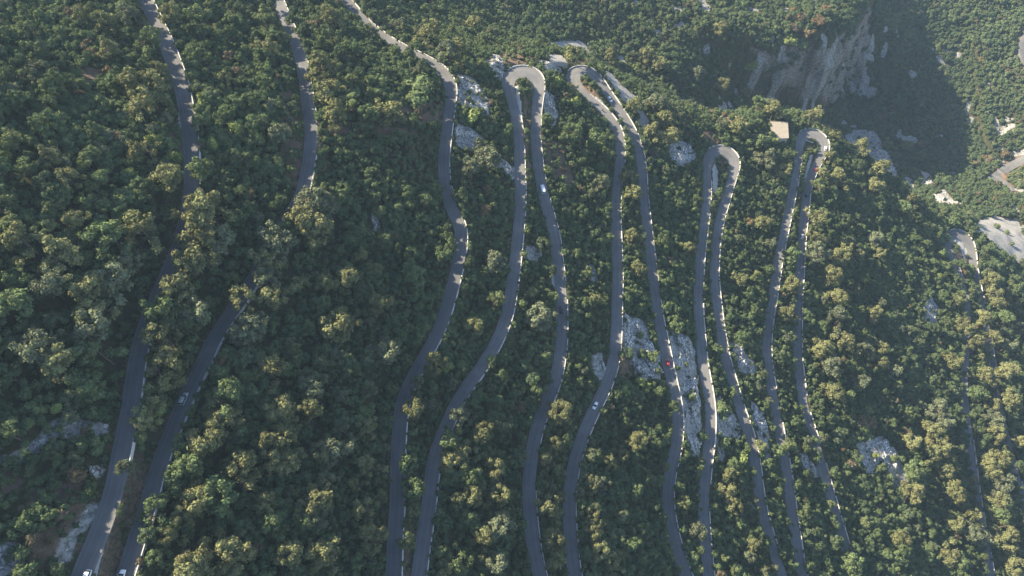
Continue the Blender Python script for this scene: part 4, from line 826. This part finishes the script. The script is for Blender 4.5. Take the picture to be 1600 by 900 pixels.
link('fork', tube_mesh([(.45, .0, 1.0), (.72, .0, .3)], .05), M_RIM, r); link('headlight', tube_mesh([(.5, 0, .92), (.6, 0, .9)], .09), M_LAMP, r); link('exhaust', tube_mesh([(.1, .16, .35), (-.3, .2, .32), (-.85, .22, .42)], [.03, .04, .05]), M_RIM, r)
tag(r, 'small dark motorcycle on the inner leg below the grassy island', 'motorcycle')
def person(loc, ang):
    J = {'pel': (-.25, 0, .92), 'chest': (-.12, 0, 1.3), 'neck': (-.02, 0, 1.46), 'head': (.04, 0, 1.62)}
    V = [J['pel'], J['chest'], J['neck'], J['head']]; E = [(0, 1), (1, 2), (2, 3)]; R = [.16, .17, .07, .11]
    for s in (-1, 1):
        o = len(V); V += [(-.1, s * .2, 1.38), (.12, s * .28, 1.16), (.36, s * .33, 1.05)]; E += [(1, o), (o, o + 1), (o + 1, o + 2)]; R += [.085, .06, .045]
        o = len(V); V += [(-.2, s * .14, .88), (.2, s * .2, .72), (-.05, s * .2, .36), (.1, s * .2, .3)]; E += [(0, o), (o, o + 1), (o + 1, o + 2), (o + 2, o + 3)]; R += [.11, .085, .06, .05]
    me = bpy.data.meshes.new('person'); me.from_pydata(V, E, []); ob = link('person', me, M_TRIM); ob.location = loc; ob.rotation_euler = (0, 0, ang)
    sk = ob.modifiers.new('skin', 'SKIN')
    for v, rad in zip(me.skin_vertices[0].data, R): v.radius = (rad, rad)
    me.skin_vertices[0].data[0].use_root = True
    ss = ob.modifiers.new('sub', 'SUBSURF'); ss.levels = ss.render_levels = 1
    dg = bpy.context.evaluated_depsgraph_get(); m2 = bpy.data.meshes.new_from_object(ob.evaluated_get(dg)); ob.modifiers.clear(); ob.data = m2
    if not m2.materials: m2.materials.append(M_TRIM)
    hv = tube_mesh([(.04, 0, 1.5), (.05, 0, 1.56), (.05, 0, 1.66), (.03, 0, 1.74), (.02, 0, 1.77)], [.08, .135, .145, .1, .03]); link('helmet', hv, PAINT['black'], ob); return ob
tag(person(loc, ang), 'rider in dark clothes and helmet seated on the small motorcycle', 'person')
# ------------------------------------------------------------------ the small flat-roofed house left of the broad hairpin
P, _ = march(GZ, [1217], [203], [4.0]); hx, hy = P[0, 0], P[0, 1]; gz = float(sample(GZ, hx, hy)); zr = float(P[0, 2])
Q = ray([1203, 1231, 1232.5, 1206], [189.5, 190.5, 216, 217]); Q = Q * (zr / Q[:, 2])[:, None]; Q = Q[:, :2]
r = empty('house', (hx, hy, gz)); base = min(float(sample(GZ, x, y)) for x, y in Q) - .5
cx = Q.mean(0); ins_ = cx + (Q - cx) * .93
def prism(poly, z0, z1): n = len(poly); V = [(x - hx, y - hy, z0 - gz) for x, y in poly] + [(x - hx, y - hy, z1 - gz) for x, y in poly]; return mesh_np('prism', V, [list(range(n))[::-1], list(range(n, 2 * n))] + [[i, (i + 1) % n, n + (i + 1) % n, n + i] for i in range(n)])
def fixn(me):
    bm = bmesh.new(); bm.from_mesh(me); bmesh.ops.recalc_face_normals(bm, faces=bm.faces); bm.to_mesh(me); bm.free(); return me
M_WALL = flat('rendered_wall', (.42, .38, .32), .9, var=.12); M_ROOF = flat('concrete_roof', (.235, .21, .175), .9, var=.12, scale=.6); M_WOOD = flat('brown_wood', (.12, .07, .04), .7)
link('wall', fixn(prism(ins_, base, zr - .25)), M_WALL, r); rf = link('roof', fixn(prism(Q, zr - .25, zr)), M_ROOF, r)
for a, b in ((0, 1), (1, 2), (2, 3), (3, 0)):
    A_, B_ = Q[a], Q[b]; c_ = cx; d_ = (B_ - A_) / np.linalg.norm(B_ - A_); nn_ = np.array([-d_[1], d_[0]]); nn_ *= np.sign((c_ - A_) @ nn_)
    link('roof_kerb', fixn(prism([A_ + d_ * .02, B_ - d_ * .22, B_ - d_ * .22 + nn_ * .2, A_ + d_ * .02 + nn_ * .2], zr + .003, zr + .12)), M_ROOF, rf)
mid = (ins_[1] + ins_[2]) / 2; dd = (ins_[2] - ins_[1]) / np.linalg.norm(ins_[2] - ins_[1]); out_ = mid - cx; out_ /= np.linalg.norm(out_); ang_ = math.atan2(dd[1], dd[0])
def on_wall(name, s, z, w, hgt, mat, par, dpt=.12):
    p = mid + dd * s + out_ * .03; me = box_mesh((0, 0, 0), (w, dpt, hgt), .015); o = link(name, me, mat, par); o.location = (p[0] - hx, p[1] - hy, z - gz) if par is r else (0, 0, 0); o.rotation_euler = (0, 0, ang_ if par is r else 0); return o
dr = on_wall('door', 0, zr - 2.4, 1.0, 2.1, M_WOOD, r); on_wall('handle', 0, 0, .12, .04, M_RIM, dr, .25)
for s in (-3, 3): wd = on_wall('window', s, zr - 1.8, 1.3, 1.2, M_WOOD, r); on_wall('pane', 0, 0, 1.05, .95, M_GLASS, wd, .14)
tag(r, 'small house with flat beige roof half hidden by trees', 'house')
# white barrier block inside the broad hairpin and the dark marker post on the sunlit bend
P, _ = march(GZ, [1259.5, 1269.5], [219.5, 224.5]); d_ = P[1] - P[0]; me = box_mesh((0, 0, .4), (float(np.linalg.norm(d_[:2])), .45, .9), .05); o = link('parapet_wall', me, MAT_PARA); o.location = (P[0] + P[1]) / 2; o.location.z += .1; o.rotation_euler = (0, 0, math.atan2(d_[1], d_[0]))
tag(o, 'short white block standing alone inside the broad hairpin', 'parapet', 'white parapet blocks along the road edges')
P, _ = march(GZ, [662], [86]); r = empty('marker_post', P[0]); link('pole', tube_mesh([(0, 0, -.3), (0, 0, 1.7)], .06), M_TRIM, r); link('panel', box_mesh((0, -.08, 1.45), (.5, .04, .6), .01), M_TRIM, r)
tag(r, 'thin dark marker post behind the parapet of the sunlit bend', 'post')
# ------------------------------------------------------------------ trees as things, the rest of the forest as stuff
PX = np.array([[v[7], v[8]] for v in veg]); DIA = np.array([v[4] for v in veg]); XYZ = np.array([v[1:4] for v in veg]); ZC = XYZ[:, 1] * CT - XYZ[:, 2] * ST; SIZE = DIA / ZC
INV = (PX[:, 0] > 4) & (PX[:, 0] < 1596) & (PX[:, 1] > 4) & (PX[:, 1] < 896); LISTED = np.array([v[9] for v in veg]); KIND = np.array([v[0] for v in veg])
LEGS = []
for k, rd in ROAD.items():
    px, py, zc = project(rd['C']); n = len(px); ap = rd['apex']
    for leg, (a, b) in enumerate([(0, n)] if ap is None else [(0, ap), (ap, n)]):
        o = np.argsort(py[a:b]); LEGS.append((k + str(leg), py[a:b][o], px[a:b][o]))
SHORT = {'A0': 'leftmost', 'B0': 'second', 'C0': 'third', 'D0': 'fourth', 'D1': 'fifth', 'E0': 'sixth', 'E1': 'seventh', 'F0': 'eighth', 'F1': 'ninth', 'G0': 'tenth', 'G1': 'eleventh', 'H0': 'twelfth', 'H1': 'last'}
def zone(px, py):
    L = R = None; lx = -1e9; rx = 1e9
    for k, yy, xx in LEGS:
        if py < yy[0] - 2: continue
        x = float(np.interp(py, yy, xx))
        if x <= px and x > lx: lx, L = x, k
        if x > px and x < rx: rx, R = x, k
    if L is None: return 'left of the leftmost road'
    if R is None: return 'beyond the %s road' % SHORT[L] if L != 'H1' else 'right of the last road'
    if L[0] == R[0]: return 'inside the hairpin of the %s road' % SHORT[L]
    return 'between the %s and %s roads' % (SHORT[L], SHORT[R])
thing_ids = {}
for kind in ('pine', 'bush', 'dry'):
    ids = np.nonzero((KIND == kind) & INV)[0]; key = SIZE[ids] * np.where(LISTED[ids], 100 if kind != 'dry' else 1, 1)
    ids = ids[np.argsort(-key)][:298]; thing_ids[kind] = ids
NAMES = {'pine': ('pine_tree', 'pine', 'tree', 'pine trees on the wooded slope'), 'bush': ('broadleaf_bush', 'bush', 'bush', 'broadleaf bushes on the wooded slope'), 'dry': ('dry_bush', 'dry bush', 'dry bush', 'dry and rusty bushes on the slope')}
for kind, ids in thing_ids.items():
    nm, word, cat, grp = NAMES[kind]; rows = {}
    s3 = np.percentile(DIA[ids], [33, 67])
    for i in ids:
        sz = 'small' if DIA[i] < s3[0] else 'medium' if DIA[i] < s3[1] else 'large'
        rows.setdefault((sz, veg[i][6], zone(*PX[i])), []).append(i)
    for (sz, tint, zn), mem in rows.items():
        mem.sort(key=lambda i: PX[i, 1])
        for q, i in enumerate(mem):
            half = len(mem) / 2
            w = '' if len(mem) == 1 else (', topmost of its kind there' if q == 0 else ', lowest of its kind there' if q == len(mem) - 1 else ', %s such from the top' % ORD[q] if q < half else ', %s such from the bottom' % ORD[len(mem) - 1 - q])
            lab = '%s %s %s %s%s' % (sz, tint.split()[-1] if kind == 'dry' else tint, word if kind != 'dry' else ('bush' if 'brown' not in tint else 'withered bush'), zn, w)
            x, y, z = XYZ[i]; d, h = DIA[i], veg[i][5]; col = TINT[tint]; j = rng.uniform(.85, 1.15)
            if kind == 'pine':
                r = empty(nm, (x, y, z), (0, 0, rng.uniform(0, 6.28)))
                for part, me in (('trunk', TRUNK_M[i % 5]), ('crown', PINE_M[i % 9])):
                    o = bpy.data.objects.new(part, me); COL.objects.link(o); o.parent = r; o.scale = (d, d, h)
                    if part == 'crown': o.color = (col[0] * j, col[1] * j, col[2] * j, 1)
                tag(r, lab, cat, grp)
            else:
                o = bpy.data.objects.new(nm, (BUSH_M[i % 9] if kind == 'bush' else DRY_M[i % 4])); COL.objects.link(o); o.location = (x, y, z - .08 * h); o.rotation_euler = (0, 0, rng.uniform(0, 6.28)); o.scale = (d, d, h); o.color = (col[0] * j, col[1] * j, col[2] * j, 1)
                tag(o, lab, cat, grp)
def scatter(name, ids, meshes, label, extra=None):
    protos = bpy.data.collections.new(name + '_kinds')
    for q, me in enumerate(meshes):
        me = me.copy(); me.materials[0] = MASS[me.materials[0]]
        o = bpy.data.objects.new(name + '_kind', me); o.color = (0, 0, 0, 0); protos.objects.link(o)
    pts = XYZ[ids].copy(); sc = np.stack([DIA[ids], DIA[ids], np.array([veg[i][5] for i in ids])], 1).astype(np.float32)
    pts[:, 2] -= .08 * sc[:, 2]
    rot = np.zeros((len(ids), 3), np.float32); rot[:, 2] = rng.uniform(0, 6.28, len(ids)); rot[:, :2] = rng.normal(0, .06, (len(ids), 2))
    me = bpy.data.meshes.new(name); me.vertices.add(len(pts)); me.vertices.foreach_set('co', pts.astype(np.float32).ravel()); me.update()
    me.attributes.new('scl', 'FLOAT_VECTOR', 'POINT').data.foreach_set('vector', sc.ravel()); me.attributes.new('rot', 'FLOAT_VECTOR', 'POINT').data.foreach_set('vector', rot.ravel())
    me.attributes.new('pick', 'INT', 'POINT').data.foreach_set('value', rng.integers(0, len(meshes), len(ids)).astype(np.int32))
    ob = link(name, me); ng = bpy.data.node_groups.new(name, 'GeometryNodeTree'); ng.interface.new_socket('Geometry', in_out='INPUT', socket_type='NodeSocketGeometry'); ng.interface.new_socket('Geometry', in_out='OUTPUT', socket_type='NodeSocketGeometry')
    N_ = ng.nodes.new; gi = N_('NodeGroupInput'); go = N_('NodeGroupOutput'); iop = N_('GeometryNodeInstanceOnPoints'); ci = N_('GeometryNodeCollectionInfo'); ci.inputs['Collection'].default_value = protos
    ci.inputs['Separate Children'].default_value = True; ci.inputs['Reset Children'].default_value = True
    def na(nm_, ty): a = N_('GeometryNodeInputNamedAttribute'); a.data_type = ty; a.inputs['Name'].default_value = nm_; return a.outputs['Attribute']
    lk = ng.links.new; m2p = N_('GeometryNodeMeshToPoints'); lk(gi.outputs[0], m2p.inputs['Mesh']); lk(m2p.outputs[0], iop.inputs['Points']); lk(ci.outputs[0], iop.inputs['Instance']); iop.inputs['Pick Instance'].default_value = True
    lk(na('pick', 'INT'), iop.inputs['Instance Index']); lk(na('scl', 'FLOAT_VECTOR'), iop.inputs['Scale'])
    e2r = N_('FunctionNodeEulerToRotation'); lk(na('rot', 'FLOAT_VECTOR'), e2r.inputs[0]); lk(e2r.outputs[0], iop.inputs['Rotation']); lk(iop.outputs[0], go.inputs[0])
    ob.modifiers.new('scatter', 'NODES').node_group = ng; tag(ob, label, kind='stuff'); return ob
for kind, nm, meshes, lab in (('pine', 'pine_woods', None, 'more distant and half hidden pines of the wooded slope'), ('bush', 'scrub_forest', BUSH_M, 'dense mass of small broadleaf trees and scrub covering the slope'), ('dry', 'dry_scrub', DRY_M, 'scattered withered scrub among the green bushes')):
    done = set(thing_ids[kind].tolist()); ids = np.array([i for i in np.nonzero(KIND == kind)[0] if i not in done])
    if kind == 'pine':
        meshes = []
        for q in range(6):   # crown and trunk together
            bm = bmesh.new(); bm.from_mesh(PINE_M[q]); nf = len(bm.faces); bm.from_mesh(TRUNK_M[q % 5]); bm.faces.ensure_lookup_table()
            for f in bm.faces[nf:]: f.material_index = 1
            me = bpy.data.meshes.new('pine_whole'); bm.to_mesh(me); bm.free(); me.materials.append(MAT_PINE); me.materials.append(MAT_BARK); meshes.append(me)
    scatter(nm, ids, meshes, lab)
# ------------------------------------------------------------------ air, sky, sun, camera
HAZE = 0.00009
if HAZE:
    bm = bmesh.new(); zt, zb_ = 8.0, float(GZ.min()) - 1.5; x0, x1, y0, y1 = GX0 - 6, GX1 + 6, GY0 - 6, GY1 + 6
    bmesh.ops.create_cube(bm, size=1, matrix=Matrix.Translation(((x0 + x1) / 2, (y0 + y1) / 2, (zt + zb_) / 2)) @ Matrix.Diagonal((x1 - x0, y1 - y0, zt - zb_, 1)))
    me = bpy.data.meshes.new('haze'); bm.to_mesh(me); bm.free(); hz = link('haze', me)
    m = bpy.data.materials.new('haze_air'); m.use_nodes = True; nt = m.node_tree; nt.nodes.clear(); out = nt.nodes.new('ShaderNodeOutputMaterial'); pv = nt.nodes.new('ShaderNodeVolumePrincipled')
    pv.inputs['Color'].default_value = (.50, .72, 1.0, 1); pv.inputs['Density'].default_value = HAZE; pv.inputs['Anisotropy'].default_value = .1; nt.links.new(pv.outputs[0], out.inputs['Volume']); me.materials.append(m)
    tag(hz, 'thin blue haze in the valley air', kind='stuff')
EL, AZ = math.radians(34.8), math.radians(25.0)     # sun high over the uphill side, a little beyond it
S = Vector((-math.cos(AZ) * math.cos(EL), math.sin(AZ) * math.cos(EL), math.sin(EL)))
sun = bpy.data.lights.new('sun', 'SUN'); sun.energy = 5.0; sun.angle = math.radians(.5); sun.color = (1.0, .855, .61)
so_ = bpy.data.objects.new('sun', sun); COL.objects.link(so_); so_.rotation_euler = S.to_track_quat('Z', 'Y').to_euler()
w = bpy.data.worlds.new('World'); SC.world = w; w.use_nodes = True; nt = w.node_tree; nt.nodes.clear(); out = nt.nodes.new('ShaderNodeOutputWorld'); bg = nt.nodes.new('ShaderNodeBackground'); sky = nt.nodes.new('ShaderNodeTexSky')
sky.sky_type = 'NISHITA'; sky.sun_disc = False; sky.sun_elevation = EL; sky.sun_rotation = math.atan2(S.x, S.y); sky.altitude = 600
bg.inputs['Strength'].default_value = .09; nt.links.new(sky.outputs[0], bg.inputs[0]); nt.links.new(bg.outputs[0], out.inputs[0])
cam = bpy.data.cameras.new('camera'); co = bpy.data.objects.new('camera', cam); COL.objects.link(co); co.rotation_euler = (math.radians(90) - TH, 0, 0)
cam.sensor_width = 36; cam.lens = 36 * F / 1600; cam.clip_start = 1; cam.clip_end = 5000; SC.camera = co
SC.view_settings.view_transform = 'Standard'; SC.view_settings.look = 'None'; SC.view_settings.gamma = 1; SC.view_settings.exposure = 1.8
cy = SC.cycles; cy.max_bounces = 4; cy.diffuse_bounces = 3; cy.glossy_bounces = 2; cy.transmission_bounces = 3; cy.volume_bounces = 0; cy.transparent_max_bounces = 6; cy.use_denoising = True; cy.sample_clamp_indirect = 4
